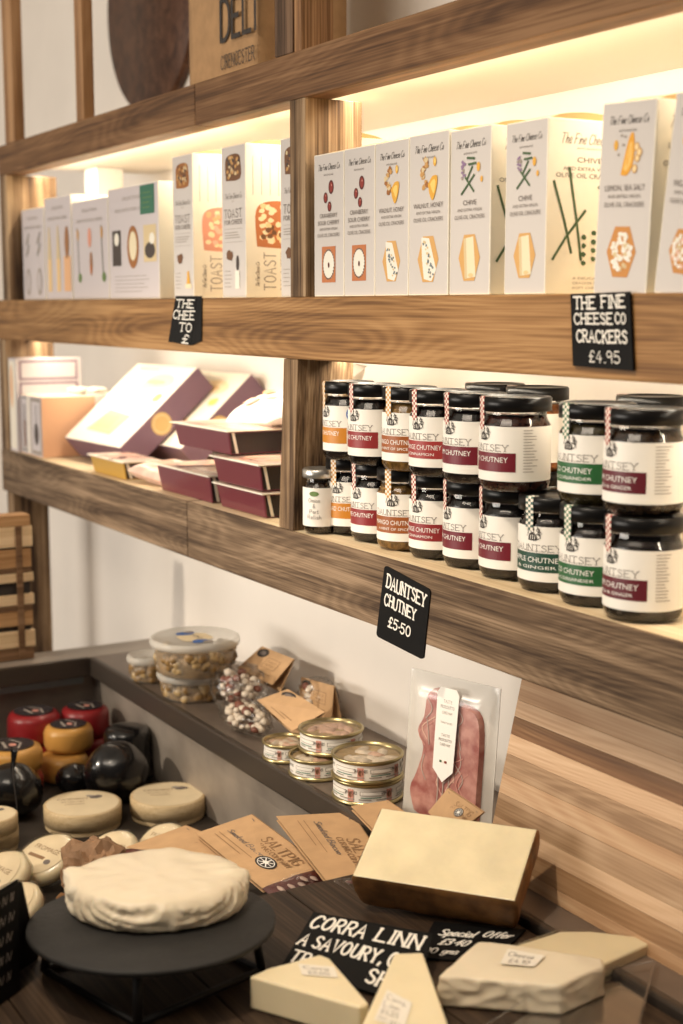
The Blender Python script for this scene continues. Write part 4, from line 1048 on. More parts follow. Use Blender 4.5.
a = Art(); a.rect(.006, .004, .040, .104, 'p_grey'); a.rect(.010, .01, .036, .10, 'carton_mauve'); a.rect(.018, .012, .030, .06, 'p_brown'); a.rect(.021, .06, .027, .09, 'p_dark')
a.rect(.062, .004, .116, .104, 'ink_pale'); a.rect(.066, .01, .112, .098, 'carton_mauve'); a.ell(.09, .04, .012, .02, 'p_dark'); a.rect(.0885, .055, .0915, .092, 'p_dark')
a.build('front_picture', plane_fn((0, 0, 0), (1, 0, 0), (0, 0, 1)), g)
m_ = thing('tall_carton', 'tall mauve framed carton behind the pink gift box', 'carton', (-2.6025, .806, SH3))
q = MB(); q.box((0, 0, 0), (.044, .125, .172), 'carton_mauve', .001); q.build('carton', m_)
a = Art(); a.rect(.004, .005, .04, .167, 'carton_white'); a.ell(.018, .12, .008, .04, 'p_peach'); a.build('front_picture', plane_fn((0, 0, 0), (1, 0, 0), (0, 0, 1)), m_)
a = Art()
for x0, y0, x1, y1 in ((.006, .132, .118, .168), (.006, .02, .118, .128)): a.rect(x0, y0, x1, y1, 'purple_soft'); a.rect(x0 + .004, y0 + .004, x1 - .004, y1 - .004, 'carton_mauve')
a.build('side_picture', plane_fn((.044, 0, 0), (0, 1, 0), (0, 0, 1)), m_)


def tray_pack(label, x0, x1, y, z, h, d, mats, group='sleeved tray packs', rz=0):
    w = x1 - x0
    t = thing('tray_pack', label, 'food pack', (x0, y, z), rz, group)
    q = MB(); s = .012
    q.hexa([(s * .6, s * .4, 0), (w - s * .2, s * .4, 0), (w - s * .2, d - s, 0), (s * .6, d - s, 0), (0, 0, h - .003), (w, 0, h - .003), (w, d, h - .003), (0, d, h - .003)], mats[0], .002, 2, {3: 'tray_black'})
    q.build('tray', t)
    q = MB(); q.box((-.004, -.004, h - .0030), (w + .004, d + .004, h - .0012), 'carton_white', .0006); q.build('lid_card', t)
    a = Art(); a.rect(0, 0, w, d, 'film_pink')
    for i in range(7): a.ell(w * R.uniform(.15, .85), d * R.uniform(.15, .85), w * R.uniform(.08, .2), d * R.uniform(.05, .14), R.choice(['p_pink2', 'carton_white', 'p_pink', 'p_darkred', 'p_sand']), R.random() * 3, jit=.4)
    a.text('SELECTION', w * .5, d * .08, .008, 'tray_plum', w * .6)
    a.build('lid_picture', plane_fn((0, 0, h - .0012), (1, 0, 0), (0, 1, 0)), t)
    q = MB(); q.hexa([(w - s * .2 - .0003, s, .002), (w - s * .2 + .0008, s, .002), (w - s * .2 + .0008, s + .004, .002), (w - s * .2 - .0003, s + .004, .002), (w - .0005, s * .4, h - .004), (w + .0006, s * .4, h - .004), (w + .0006, s * .4 + .004, h - .004), (w - .0005, s * .4 + .004, h - .004)], 'carton_white'); q.build('sleeve_edge', t)
    return t


PL = ('tray_plum',)
tray_pack('plum tray pack on the shelf at the foot of the stack beside the post', -1.728, -1.588, .815, SH3, .034, .125, PL)
tray_pack('plum tray pack second from the bottom of the stack beside the post', -1.728, -1.590, .811, SH3 + .0345, .036, .125, PL)
tray_pack('plum tray pack on the shelf left of the stack, pink picture lid', -1.930, -1.748, .815, SH3, .040, .125, PL)
tray_pack('plum tray pack lying across the top of the stack', -1.868, -1.690, .816, SH3 + .0715, .034, .135, PL)
tray_pack('small ochre tray pack in front of the leaning gift boxes', -2.200, -2.055, .812, SH3, .030, .06, ('tray_ochre',))


def pillow(mb, c, w, d, h, m, seed=0, rot=None):
    c = Vector(c)

    def f(u, v, s):
        x = (u - .5) * 2; y = (v - .5) * 2
        e = max(0, (1 - x ** 4) * (1 - y ** 4)) ** .5
        z = s * h * .5 * e * (1 + .25 * noise.noise(Vector((u * 4 + seed, v * 4, seed + s))))
        p = Vector((x * w / 2, y * d / 2, z)); return c + (rot @ p if rot else p)
    mb.grid(lambda u, v: f(u, v, 1), 18, 18, m); mb.grid(lambda u, v: f(1 - u, v, -1), 18, 18, m)


def packet(label, c, w, d, h, m, rot, group=None):
    zmin = min((rot @ Vector((x * w / 2, y * d / 2, 0))).z for x in (-1, 1) for y in (-1, 1)); 
    t = thing('film_packet', label, 'food pack', c, group=group)
    q = MB(); pillow(q, (0, 0, 0), w, d, h, m, R.random() * 9, rot); q.build('packet', t)
    a = Art()
    for i in range(4): a.ell((R.random() - .5) * w * .5, (R.random() - .5) * d * .5, w * .1, d * .08, R.choice(['p_pink2', 'p_peach', 'p_white', 'p_pink']), jit=.4)
    a.build('printed_spots', lambda x, y, dd: rot @ Vector((x, y, h * .5 + .001 + dd)), t)
    return t


E3 = lambda a, b, c: Matrix.Rotation(c, 3, 'Z') @ Matrix.Rotation(b, 3, 'Y') @ Matrix.Rotation(a, 3, 'X')
packet('cream film packet lying between the ochre pack and the plum packs', (-1.992, .862, SH3 + .015), .105, .085, .028, 'film_pink', E3(.05, .1, .2))
packet('cream film packet slumped on top of the plum packs, further left', (-1.770, .925, SH3 + .122), .135, .09, .040, 'ribbon', E3(.35, -.08, .05), 'cream packets above the plum packs')
packet('cream film packet slumped on top of the plum packs, beside the post', (-1.650, .925, SH3 + .150), .13, .10, .040, 'ribbon', E3(.5, -.25, .1), 'cream packets above the plum packs')

# ------------------------------------------------------------------ things standing along the back ledge
LZ = -.5549
# butcher-block board leaning on the shelf
bx0, bx1 = -1.1050, -.52
lean = math.atan(.232)
bb = thing('chopping_board', 'large chopping board of striped pale and brown wood strips leaning behind the cheeses', 'chopping board', (bx0, .8130, LZ), rot=(-lean, 0, 0))
zb = [0]
for v in (858, 836, 814, 790, 765, 743, 723, 706, 689, 668, 648): zb.append((at(495, v, y=.80).z if False else (-.555 + (872 - v) * .000985 + .555)) / math.cos(lean))
zb = [0, .013, .033, .050, .074, .094, .114, .134, .152, .169, .190, .212, .232, .262]
order = [2, 0, 1, 2, 4, 2, 4, 2, 3, 2, 0, 1, 2]
order = [0, 1, 2, 4, 0, 4, 2, 3, 2, 0, 1, 2, 0]
for i in range(len(zb) - 1):
    q = MB(); zz0, zz1 = zb[i], zb[i + 1]; q.box((0, 0, zz0 + .0001), (bx1 - bx0, .026, zz1 - .0001), 'block_%d' % order[i], .0003)
    if i == 0: bm_all = q; continue
    for f in q.bm.faces: pass
    off = len(bm_all.bm.verts)
    nv = [bm_all.bm.verts.new(v.co) for v in q.bm.verts]; q.bm.verts.index_update()
    for f in q.bm.faces:
        nf = bm_all.bm.faces.new([nv[v.index] for v in f.verts]); nf.material_index = bm_all.mi(q.m[0])
    q.bm.free()
bm_all.build('strips', bb, recalc=False)

# cured ham pack
so_ = Vector((-1.2589, .8138, LZ)); yaw, tau = .2583, 1.4834
hp = thing('ham_pack', 'clear pack of pink cured ham slices with white pointed label leaning on the wall', 'food pack', so_)
e1 = Vector((math.cos(yaw), math.sin(yaw), 0)); n_ = Vector((-math.sin(yaw), math.cos(yaw), 0)); e2 = n_ * math.cos(tau) + Vector((0, 0, 1)) * math.sin(tau); e3 = e1.cross(e2)
PF = plane_fn((0, 0, 0), e1, e2); PW, PH = .1232, .166
q = MB(); frame_box(q, (0, 0, 0), e1, e2, -e3, PW, PH, .0012, 'lid_frost', .0003); q.build('backing_sheet', hp)
q = MB()
out = rounded([(.020, .012), (.045, .006), (.085, .008), (.106, .010), (.108, .06), (.107, .115), (.098, .137), (.07, .143), (.048, .152), (.030, .146), (.026, .12), (.018, .103), (.028, .085), (.020, .055), (.012, .035)])
top = [PF(x + (0.058 - x) * .05, y + (.08 - y) * .04, .0065) for x, y in out]; bot = [PF(x, y, .0008) for x, y in out]
q.prism(bot, top, 'ham'); hm = q.build('ham_slices', hp)
a = Art()
for k in range(26):
    y0 = R.uniform(.02, .12); x0 = R.uniform(.03, .09)
    a.stroke(catmull([(x0, y0), (x0 + R.uniform(-.01, .012), y0 + .012), (x0 + R.uniform(-.008, .012), y0 + .026)]), .0012, R.choice(['meat_fat', 'p_pink2', 'p_peel']))
for k in range(3): a.stroke(catmull([(.052 + .006 * k, .012), (.054 + .007 * k, .045), (.05 + .009 * k, .08)]), .0016, 'meat_fat')
a.build('fat_streaks', lambda x, y, d: PF(x, y, .0066 + d), hp)
q = MB(); q.grid(lambda u, v: PF(PW * u, PH * v, .0012 + .0090 * max(0, min(1, 9 * u - .4, 9 * (1 - u) - .4, 9 * v - .3, 9 * (1 - v) - .2)) ** .6), 26, 30, 'clear_film'); q.build('film', hp)
a = Art(); lp = [(.062, .055), (.076, .068), (.078, .150), (.074, .156), (.052, .156), (.048, .150), (.048, .068)]; a.poly(lp, 'white_print')
a.text('TASTE', .063, .140, .0035, 'ink_pale', .012); a.text('PROSCIUTTO', .063, .134, .0035, 'ink_soft', .019); a.text('CURED HAM', .063, .128, .003, 'ink_pale', .014); a.text('THINLY SLICED', .063, .118, .002, 'ink_pale', .016)
a.text('TASTE', .063, .104, .003, 'ink_pale', .012); a.text('PROSCIUTTO', .063, .099, .003, 'ink_soft', .018); a.text('CURED HAM', .063, .094, .003, 'ink_pale', .014)
for i, c in enumerate(['p_green', 'p_white', 'p_red']): a.rect(.057 + .0035 * i, .076, .0600 + .0035 * i, .0785, c)
a.build('label', lambda x, y, d: PF(x, y, .0106 + d), hp, 'white pointed label')


def tin(label, u0, u1, vb, z, group='round fish tins on the ledge', hh=.030, m='tin_fish', ro=0):
    cen = at((u0 + u1) / 2, vb, z=z); d = (cen - Vector((0, 0, 0))).dot(fwd)
    r = (u1 - u0) / 2 / F * d; dirh = Vector((cen.x, cen.y, 0)).normalized(); c = cen + dirh * r
    r = (u1 - u0) / 2 / F * (c.dot(fwd)); c = cen + dirh * r
    rz = math.atan2(-c.y, -c.x) + math.pi / 2 + ro
    t = thing('fish_tin', label, 'tin', c, rz, group)
    h = hh
    q = MB(); q.lathe([(0, 0), (r - .005, 0), (r - .003, .0012), (r - .003, h - .002)], 'tin_gold', n=48); q.build('can', t)
    q = MB(); q.lathe([(r - .003, .0006), (r - .0005, .0008), (r, .0025), (r - .002, .0045)], 'tin_gold', n=48); q.build('bottom_rim', t)
    q = MB(); q.lathe([(r - .002, h - .0045), (r, h - .0028), (r, h - .0005), (r - .0015, h), (r - .003, h - .0004), (r - .0042, h - .004)], 'tin_gold', n=48); q.build('top_rim', t)
    q = MB(); q.lathe([(0, h - .0045), (r - .0045, h - .0045)], 'antipasti_pale', n=40)
    for i in range(16):
        a_ = R.random() * 6.283; k = R.random() ** .5 * (r - .016)
        q.blob((k * math.cos(a_), k * math.sin(a_), h - .0055), .009, m if R.random() > .25 else 'tin_fish_pink', 2, .3, 2, (1.4, .7, .42), Matrix.Rotation(R.random() * 3, 3, 'Z'))
    q.build('fish_filling', t)
    q = MB(); q.lathe([(r - .0042, h - .0015), (0, h - .0012)], 'clear_film_soft', n=48); q.build('clear_lid', t)
    q = MB(); q.lathe([(r - .0024, .0050), (r - .0024, h - .0050)], 'cream_label', n=56); lb = q.build('label', t, recalc=True)
    a = Art(); rr_ = r - .0022
    for k in range(-1, 2):
        o = k * rr_ * 1.15; y0 = .0055; hh_ = h - .011
        a.text('SARDINES', o - rr_ * .55, y0 + hh_ * .58, hh_ * .22, 'ink', rr_ * .4) if k else a.text('SARDINES', o - rr_ * .5, y0 + hh_ * .55, hh_ * .24, 'ink', rr_ * .4)
        a.rect(o - rr_ * .22, y0 + hh_ * .48, o + rr_ * .50, y0 + hh_ * .80, 'p_badge' if False else 'ink_pale', nx=8)
        a.rect(o - rr_ * .20, y0 + hh_ * .52, o + rr_ * .48, y0 + hh_ * .76, 'cream_label', nx=8)
        for j in range(3): a.rect(o - rr_ * (.75 - .5 * j), y0 + hh_ * .14, o - rr_ * (.75 - .5 * j) + rr_ * .36, y0 + hh_ * .22, 'ink_pale', nx=5)
        a.rect(o - rr_ * .2, y0 + hh_ * .30, o + rr_ * .4, y0 + hh_ * .36, 'p_tag', nx=6)
        a.rect(o + rr_ * .56, y0, o + rr_ * .74, y0 + hh_ * .9, 'p_peel', nx=3); a.ell(o + rr_ * .65, y0 + hh_ * .5, rr_ * .07, hh_ * .22, 'p_brown', n=10)
    a.build('lettering', cyl_fn(rr_), lb)
    return c, r, h


c1, r1, h1 = tin('fish tin at the bottom of the two-high stack nearest the ham pack', 331, 404, 808, LZ + .0002, hh=.0265)
tin('fish tin on top of the two-high stack nearest the ham pack', 331, 404, 786, LZ + .0270, hh=.0265, m='tin_fish', ro=.3)
tin('fish tin under the tilted-looking upper tin, filling showing at its front', 288, 347, 783, LZ + .0002, hh=.0255, ro=.5)
tin('fish tin resting across two lower tins', 298, 364, 758, LZ + .0260, hh=.0265, m='tin_fish_pink', ro=.1)
tin('fish tin standing alone furthest back beside the snack bags', 262, 310, 765, LZ + .0002, hh=.0235, ro=.2)


def tub(label, u0, u1, vb, z, h, group=None, top=True):
    cen = at((u0 + u1) / 2, vb, z=z); dirh = Vector((cen.x, cen.y, 0)).normalized(); r = (u1 - u0) / 2 / F * cen.dot(fwd); c = cen + dirh * r * .95
    r = (u1 - u0) / 2 / F * c.dot(fwd)
    t = thing('deli_tub', label, 'tub', c, group=group)
    rb_ = r * .86; hl = h - .012
    q = MB(); q.lathe([(0, .0005), (rb_ - .003, 0), (rb_, .003), (r * .95, hl)], 'tub_frost', n=44); q.build('tub_body', t)
    q = MB(); q.lathe([(0, .0012), (rb_ - .004, .0015), (rb_ - .002, .004), (rb_ + (r * .95 - rb_) * .75 - .002, hl * .78), (0, hl * .80)], 'antipasti', n=36)
    for i in range(46):
        a_ = R.random() * 6.283; zz_ = R.random(); rr2 = (rb_ + (r * .95 - rb_) * zz_) - .007
        q.blob((rr2 * math.cos(a_), rr2 * math.sin(a_), .006 + zz_ * hl * .72), .0085, R.choice(['antipasti', 'antipasti_pale', 'antipasti']), 2, .35, 2)
    q.build('filling', t, kind='stuff')
    q = MB(); q.lathe([(r * .955, h - .012), (r, h - .011), (r + .0012, h - .007), (r, h - .0015), (r - .003, h), (r - .007, h - .0015), (r * .7, h - .003), (0, h - .003)], 'lid_frost', n=48); q.build('lid', t)
    if top:
        a = Art(); a.poly(rounded([(-r * .28, -r * .34), (r * .28, -r * .34), (r * .34, r * .1), (r * .24, r * .34), (-r * .24, r * .34), (-r * .34, r * .1)]), 'p_cream')
        for s_ in (-1, 1): a.ell(s_ * r * .42, -r * .05, r * .16, r * .22, 'p_badge', jit=.2); a.ell(s_ * r * .52, r * .08, r * .10, r * .12, 'ink_pale')
        a.text('ANTIPASTI', 0, r * .0, r * .1, 'ink_soft', r * .46)
        a.build('lid_label', lambda x, y, d: Vector((x, y, h - .0024 + d)), t)


tub('clear deli tub at the bottom of the two-tub stack', 158, 232, 705, LZ + .0002, .040, 'stacked deli tubs', False)
tub('wide clear deli tub with a labelled lid on top of the stack', 151, 240, 682, LZ + .0404, .052, 'stacked deli tubs')
tub('small clear deli tub at the far end of the ledge', 128, 172, 685, LZ + .0002, .040, None, False)


def header(mb, P, m='kraft', t=.0008, gap=.004):
    """folded card header: two leaves joined along the top edge (P[3]-P[2])"""
    a, b, c, e = [Vector(p) for p in P]; n = (b - a).cross(e - a).normalized()
    card(mb, P, t, m, .0002)
    card(mb, [a - n * gap * 2.2, b - n * gap * 2.2, c - n * t * 1.2, e - n * t * 1.2], t, m, .0002)


def snack_bag(label, P, blobs, cx, kind='salami_bits'):
    """P header corners; blobs: centres and sizes of the pouch of bits below it"""
    o = Vector((cx[0], cx[1], LZ))
    t = thing('snack_bag', label, 'snack bag', o, group='snack bags with kraft headers')
    q = MB(o); header(q, P, gap=.008); q.build('header_card', t)
    a = Art(); a.ell(.20, .80, .15, .16, 'ink', n=20); a.ell(.20, .80, .09, .08, 'ink_soft', n=16)
    a.rect(.42, .38, .80, .74, 'kraft_dark'); a.rect(.435, .395, .785, .725, 'kraft'); a.text('SNACK', .61, .58, .07, 'kraft_dark', .26); a.text('BITES', .61, .46, .07, 'kraft_dark', .22)
    a.rect(.2, .2, .8, .23, 'kraft_dark'); a.rect(.3, .12, .7, .145, 'kraft_dark')
    a.build('header_print', quad_fn(P), t, o=o)
    q = MB(o)
    for c, s in blobs:
        for i in range(64):
            d = Vector((R.gauss(0, 1), R.gauss(0, 1), R.gauss(0, 1))).normalized() * (.55 + .45 * R.random())
            p = Vector(c) + Vector((d.x * s[0], d.y * s[1], d.z * s[2])) * .82
            p.z = max(p.z, LZ + .008)
            q.blob(p, .0062 * R.uniform(.7, 1.25), kind if R.random() > .24 else 'salami_bits_red', 1, .3, 2, (1.2, .9, .8))
    q.build('bites', t, kind='stuff')
    q = MB(o)
    for c, s in blobs:
        q.blob(c, 1.0, 'clear_film_soft', 4, .22, 4.5, (s[0] * 1.12, s[1] * 1.12, min(s[2] * 1.12, Vector(c).z - LZ - .0006)))
    q.build('clear_pouch', t)


cA = at(240, 690, z=LZ + .034)
snack_bag('snack bag nearest the tubs with its kraft header standing up', [at(237, 668, y=.868), at(272, 685, y=.868), at(294, 659, y=.898), at(262, 646, y=.898)], [((cA.x, cA.y, LZ + .036), (.040, .034, .0325))], cA)
cB = at(244, 716, z=LZ + .021)
snack_bag('snack bag in front, kraft header lying forward towards the tins', [at(257, 700, y=.822), at(292, 731, y=.818), at(325, 712, y=.846), at(288, 689, y=.850)], [((cB.x + .006, cB.y, LZ + .0215), (.050, .024, .019))], cB)
o_ = at(318, 722, z=LZ); 
snack_bag('snack bag standing at the wall behind the tins, only its kraft header clear', [at(299, 706, y=.905), at(331, 722, y=.905), at(334, 686, y=.915), at(301, 677, y=.915)], [((at(315, 716, y=.918).x, .922, LZ + .028), (.03, .024, .024))], at(315, 716, y=.92))

# ------------------------------------------------------------------ cheeses in the well
FL = FZ + .0004


def wheel_profile(r, h, e=.008):
    return [(0, 0), (r - e, 0), (r - e * .3, e * .3), (r, e), (r, h - e), (r - e * .3, h - e * .3), (r - e, h), (r * .5, h + .001), (0, h + .001)]


def wax_wheel(label, c, r, h, m, group, lab=True):
    t = thing('waxed_cheese', label, 'cheese', c, R.random() * .6 - .3, group)
    q = MB(); q.lathe(wheel_profile(r, h, .010), m, n=44, fn=lambda p, a: p + Vector((p.x, p.y, 0)) * .02 * noise.noise(p * 40)); q.build('wax_coat', t)
    if lab:
        a = Art(); a.ell(0, 0, r * .74, r * .74, 'wax_label', n=32); a.stroke([(-r * .5, r * .1), (0, r * .32), (r * .5, r * .1)], r * .07, 'ink_pale'); a.stroke([(-r * .3, -r * .2), (r * .3, -r * .25)], r * .1, 'ink_pale')
        a.ell(r * .1, r * .02, r * .16, r * .12, 'p_peel')
        a.build('top_label', lambda x, y, d: Vector((x, y, h + .0010 + d)), t)
    return t


def catmull3(p, n=6):
    out = []
    for i in range(len(p) - 1):
        a, b, c, d = p[max(i - 1, 0)], p[i], p[i + 1], p[min(i + 2, len(p) - 1)]
        for k in range(n):
            t = k / n; out.append(tuple(.5 * ((2 * b[j]) + (-a[j] + c[j]) * t + (2 * a[j] - 5 * b[j] + 4 * c[j] - d[j]) * t * t + (-a[j] + 3 * b[j] - 3 * c[j] + d[j]) * t ** 3) for j in range(3)))
    out.append(p[-1]); return out


FOOT = []


def sep(p, r, z0=None):
    """slide a thing back along the line of sight until it stands clear of its neighbours"""
    p = Vector(p); d = Vector((p.x, p.y, 0)).normalized()
    for _ in range(200):
        if all(math.hypot(p.x - q.x, p.y - q.y) > r + rr + .0015 or abs(p.z - q.z) > .03 for q, rr in FOOT): break
        p += d * .001
    FOOT.append((p.copy(), r)); return p



def wood_box(label, u0, u1, vb, z, h, prints=True, group='round wooden cheese boxes'):
    cen = at((u0 + u1) / 2, vb, z=z); dirh = Vector((cen.x, cen.y, 0)).normalized(); r = (u1 - u0) / 2 / F * cen.dot(fwd); c = cen + dirh * r
    r = (u1 - u0) / 2 / F * c.dot(fwd); c = cen + dirh * r * .98
    if r > .03 and z < FL + .01: c = sep(c, r)
    t = thing('wooden_cheese_box', label, 'cheese box', c, math.atan2(-c.y, -c.x) + math.pi / 2, group)
    q = MB(); q.lathe([(0, 0), (r - .002, 0), (r - .0016, .001), (r - .0016, h * .30)], 'camembert_wood', n=52); q.build('box_base', t)
    q = MB(); q.lathe([(r - .0014, h * .24), (r, h * .24), (r, h - .001), (r - .001, h), (0, h)], 'camembert_wood', n=52); q.build('box_lid', t)
    if prints:
        a = Art(); a.ell(0, 0, r * .93, r * .93, 'camembert_label', n=44)
        a.text('CAMEMBERT', -r * .25, r * .28, r * .12, 'kraft_dark', r * .8); a.text('AU LAIT CRU', -r * .25, r * .08, r * .09, 'kraft_dark', r * .6); a.text('NORMANDIE', -r * .2, -r * .1, r * .07, 'kraft_dark', r * .5)
        a.ell(r * .35, r * .42, r * .17, r * .12, 'ink_soft', jit=.4, n=14); a.ell(r * .2, r * .5, r * .1, r * .08, 'ink_pale', jit=.4, n=10)
        a.build('lid_print', lambda x, y, d: Vector((x, y, h + d)), t)
    return c, r


wood_box('round wooden cheese box to the left of its twin, beside black cheese', 45, 122, 838, FL, .030)
wood_box('round wooden cheese box nearest the ledge panel', 131, 206, 828, FL, .030)
wood_box('lower round wooden cheese box of the pair at the left picture edge', -34, 19, 858, FL, .030, False)
wood_box('upper round wooden cheese box of the pair at the left picture edge', -34, 18, 843, FL + .0304, .026)


bk = 'black waxed cheeses in the well'


def wax_ball(label, c, r, sc=(1, 1, .95), tie=False, cap=False):
    t = thing('black_cheese', label, 'cheese', c, group=bk)
    q = MB(); q.blob((0, 0, r * sc[2] * .96), r, 'wax_black', 4, .07, 1.5, sc)
    for v in q.bm.verts: v.co.z = max(v.co.z, .0006)
    q.build('wax_coat', t)
    if tie:
        q = MB()
        q.grid(lambda u, v: Vector((.006 + .010 * v + .020 * (u - .5) * (.3 + v), .002 * math.sin(9 * u), r * 1.85 * sc[2] + .030 * v)), 6, 6, 'wax_black'); q.build('twisted_tail', t, solid=.0015)
        q = MB(); q.tube(catmull3([(.01, 0, r * 1.86), (.035, -.008, r * 1.6), (.052, -.01, r * .9), (.060, -.012, .004)]), .0008, 'ink', 6); q.build('string', t)
    return t




def ballpos(u, vb, r): 
    p = at(u, vb, z=FL); d = Vector((p.x, p.y, 0)).normalized(); return sep(p + d * r * .7, r * 1.03)


wax_ball('round black waxed cheese with twisted tie at the left picture edge', ballpos(13, 824, .042), .042, (1, 1, .92), True)
wax_ball('large round black waxed cheese beside the ledge panel', ballpos(117, 818, .045), .045, (1, 1, .98))
p = ballpos(74, 803, .026); wax_ball('small black waxed cheese between the tied and the large one', p, .0265, (1, 1, .85))
p = at(122, 775, z=FL + .07); wax_wheel('flat-topped black waxed cheese behind the large round one', sep((p.x - .03, p.y + .02, FL), .035), .034, .084, 'wax_black', bk, False)


yl = 'yellow waxed cheeses in the well'; rd = 'red waxed cheeses in the well'


def wpos(u, vtop, ztop, h, r):
    p = at(u, vtop, z=ztop); p.z = ztop - h
    return sep(p, r)


hw = .040
p = wpos(64, 771, FL + hw, hw, .0365); wax_wheel('yellow waxed cheese lowest, partly behind the small black cheese', p, .0365, hw, 'wax_yellow', yl, False)
p2 = Vector((p.x - .010, p.y + .012, FL + hw + .0012)); FOOT.append((p2, .0365)); wax_wheel('yellow waxed cheese with dark top label beside the big black cheese', p2, .0365, .0385, 'wax_yellow', yl)
p = wpos(12, 772, FL + .0368, .0368, .044); wax_wheel('red waxed cheese under the yellow one at the left edge', p, .044, .0368, 'wax_red', rd, False)
p = Vector((p.x, p.y, FL + .038)); FOOT.append((p, .044)); wax_wheel('yellow waxed cheese at the left picture edge above the black cheese with a tie', p, .044, .037, 'wax_yellow', yl)
p = wpos(35, 760, FL + .0418, .0418, .040); pb_ = Vector((p.x, p.y, FL + .043)); FOOT.append((pb_, .04)); wax_wheel('red waxed cheese at the bottom behind the left yellow one', p, .040, .0418, 'wax_red', rd, False)
wax_wheel('red waxed cheese with dark label behind the left yellow one', pb_, .040, .045, 'wax_red', rd)
p = wpos(86, 752, FL + .0418, .0418, .037); pb_ = Vector((p.x, p.y, FL + .043)); wax_wheel('red waxed cheese at the bottom of the pile furthest back', p, .037, .0418, 'wax_red', rd, False)
wax_wheel('red waxed cheese with dark label furthest back towards the ledge', pb_, .037, .045, 'wax_red', rd)


def film_round(label, u, v, r, tilt, yaw, z=FZ + .040):
    c = at(u, v, z=z)
    rot = Matrix.Rotation(yaw, 3, 'Z') @ Matrix.Rotation(tilt, 3, 'X'); lo = r * math.sin(tilt) + .012
    c.z = FL + lo * .98
    t = thing('wrapped_round_cheese', label, 'cheese', c, group='film wrapped round cheeses', rot=rot.to_euler())
    q = MB(); q.lathe([(0, -.010), (r - .006, -.010), (r, -.005), (r, .005), (r - .006, .010), (0, .0105)], 'cheese_pale', n=40); q.build('cheese_disc', t)
    a = Art(); a.ell(0, 0, r * .82, r * .82, 'camembert_label', n=32); a.text('ST MARCELLIN' if False else 'FROMAGE', 0, r * .12, r * .18, 'kraft_dark', r * 1.1); a.rect(-r * .5, -r * .2, r * .2, -r * .08, 'kraft_dark'); a.ell(r * .42, -r * .22, r * .13, r * .1, 'ink_soft')
    a.build('round_label', lambda x, y, d: Vector((x, y, .0106 + d)), t)
    q = MB(); q.lathe([(0, -.0112), (r - .004, -.0112), (r + .0012, -.006), (r + .0012, .006), (r - .004, .0122), (0, .0125)], 'clear_film', n=64, fn=lambda p, a: p * (1 + .05 * max(0, noise.noise(Vector((math.sin(a) * 6, math.cos(a) * 6, p.z * 80)))) * min(1, math.hypot(p.x, p.y) / r)))
    q.grid(lambda u_, v_: Vector(((u_ - .5) * r * .9 * (1 + v_), -r - .018 * v_, .003 * math.sin(u_ * 17) * (1 + v_))), 20, 4, 'clear_film'); q.build('film', t)
    return t


film_round('film-wrapped round cheese tilted against the kraft header bags', 163, 838, .033, .55, .5)
film_round('film-wrapped round cheese second from the kraft header bags', 112, 846, .035, .5, .45)
film_round('film-wrapped round cheese third from the kraft header bags, above the brown paper', 46, 852, .040, .45, .35)
film_round('film-wrapped round cheese at the left picture edge below the wooden boxes', -2, 872, .040, .5, .3)
film_round('film-wrapped round cheese half hidden by the black card', 12, 898, .036, .45, .3)

# crumpled brown paper parcel
c = at(98, 886, z=FZ + .02); c.z = FL
t = thing('paper_parcel', 'crumpled brown paper parcel of cured pieces behind the cheese stand', 'parcel', c)
q = MB(); q.blob((0, 0, .036), .046, 'brown_paper', 4, .30, 2.4, (1.15, .8, .80))
for v in q.bm.verts:
    n1 = noise.noise(v.co * 55); n2 = noise.noise(v.co * 120 + Vector((3, 1, 7)))
    v.co += v.co.normalized() * (.007 * (1 - abs(n1) * 2.5) + .003 * n2); v.co.z = max(v.co.z, .0006)
for f in q.bm.faces: f.smooth = False
q.build('paper', t)
q = MB()
for k in range(6): q.blob(Vector((.862, -.505, 0)) * .038 + Vector((.505, .863, 0)) * (-.03 + .012 * k) + Vector((0, 0, .016)), .013, 'cured_brown', 2, .35, 2, (1.2, .9, .8))
q.build('cured_pieces', t, kind='stuff')

# ------------------------------------------------------------------ wrapped wheel on its stand
k_ = .0
PZ = -.512
c = at(152, 920, z=PZ); pr_ = (275 - 28) / 2 / F * c.dot(fwd)
base_z = RZ
st = thing('cheese_stand', 'black slate cheese stand on a wire frame in the foreground', 'stand', (c.x, c.y, base_z))
ht = PZ - base_z
q = MB(); q.lathe([(0, ht - .0055), (pr_ - .002, ht - .0055), (pr_, ht - .004), (pr_, ht - .001), (pr_ - .0015, ht), (0, ht)], 'slate', n=80, fn=lambda p, a: p + Vector((p.x, p.y, 0)) * .006 * noise.noise(Vector((math.sin(a) * 9, math.cos(a) * 9, 0)))); o_ = q.build('slate_plate', st); TILT = Matrix.Rotation(math.radians(-2.6), 3, RT)
for v_ in o_.data.vertices: v_.co = TILT @ (v_.co - Vector((0, 0, ht))) + Vector((0, 0, ht))
dirs = [RT, -RT, -FW, FW]
fr = .092
feet = [Vector((d.x * fr, d.y * fr, .0035)) for d in (dirs[0], dirs[2], dirs[1], dirs[3])]
q = MB(); q.tube(feet, .0034, 'black_metal', 8, True); q.build('base_ring', st)
for f_ in feet:
    q = MB(); q.tube([f_, Vector((0, 0, ht)) + TILT @ Vector((f_.x * .93, f_.y * .93, -.0056))], .0038, 'black_metal', 8); q.build('leg', st)

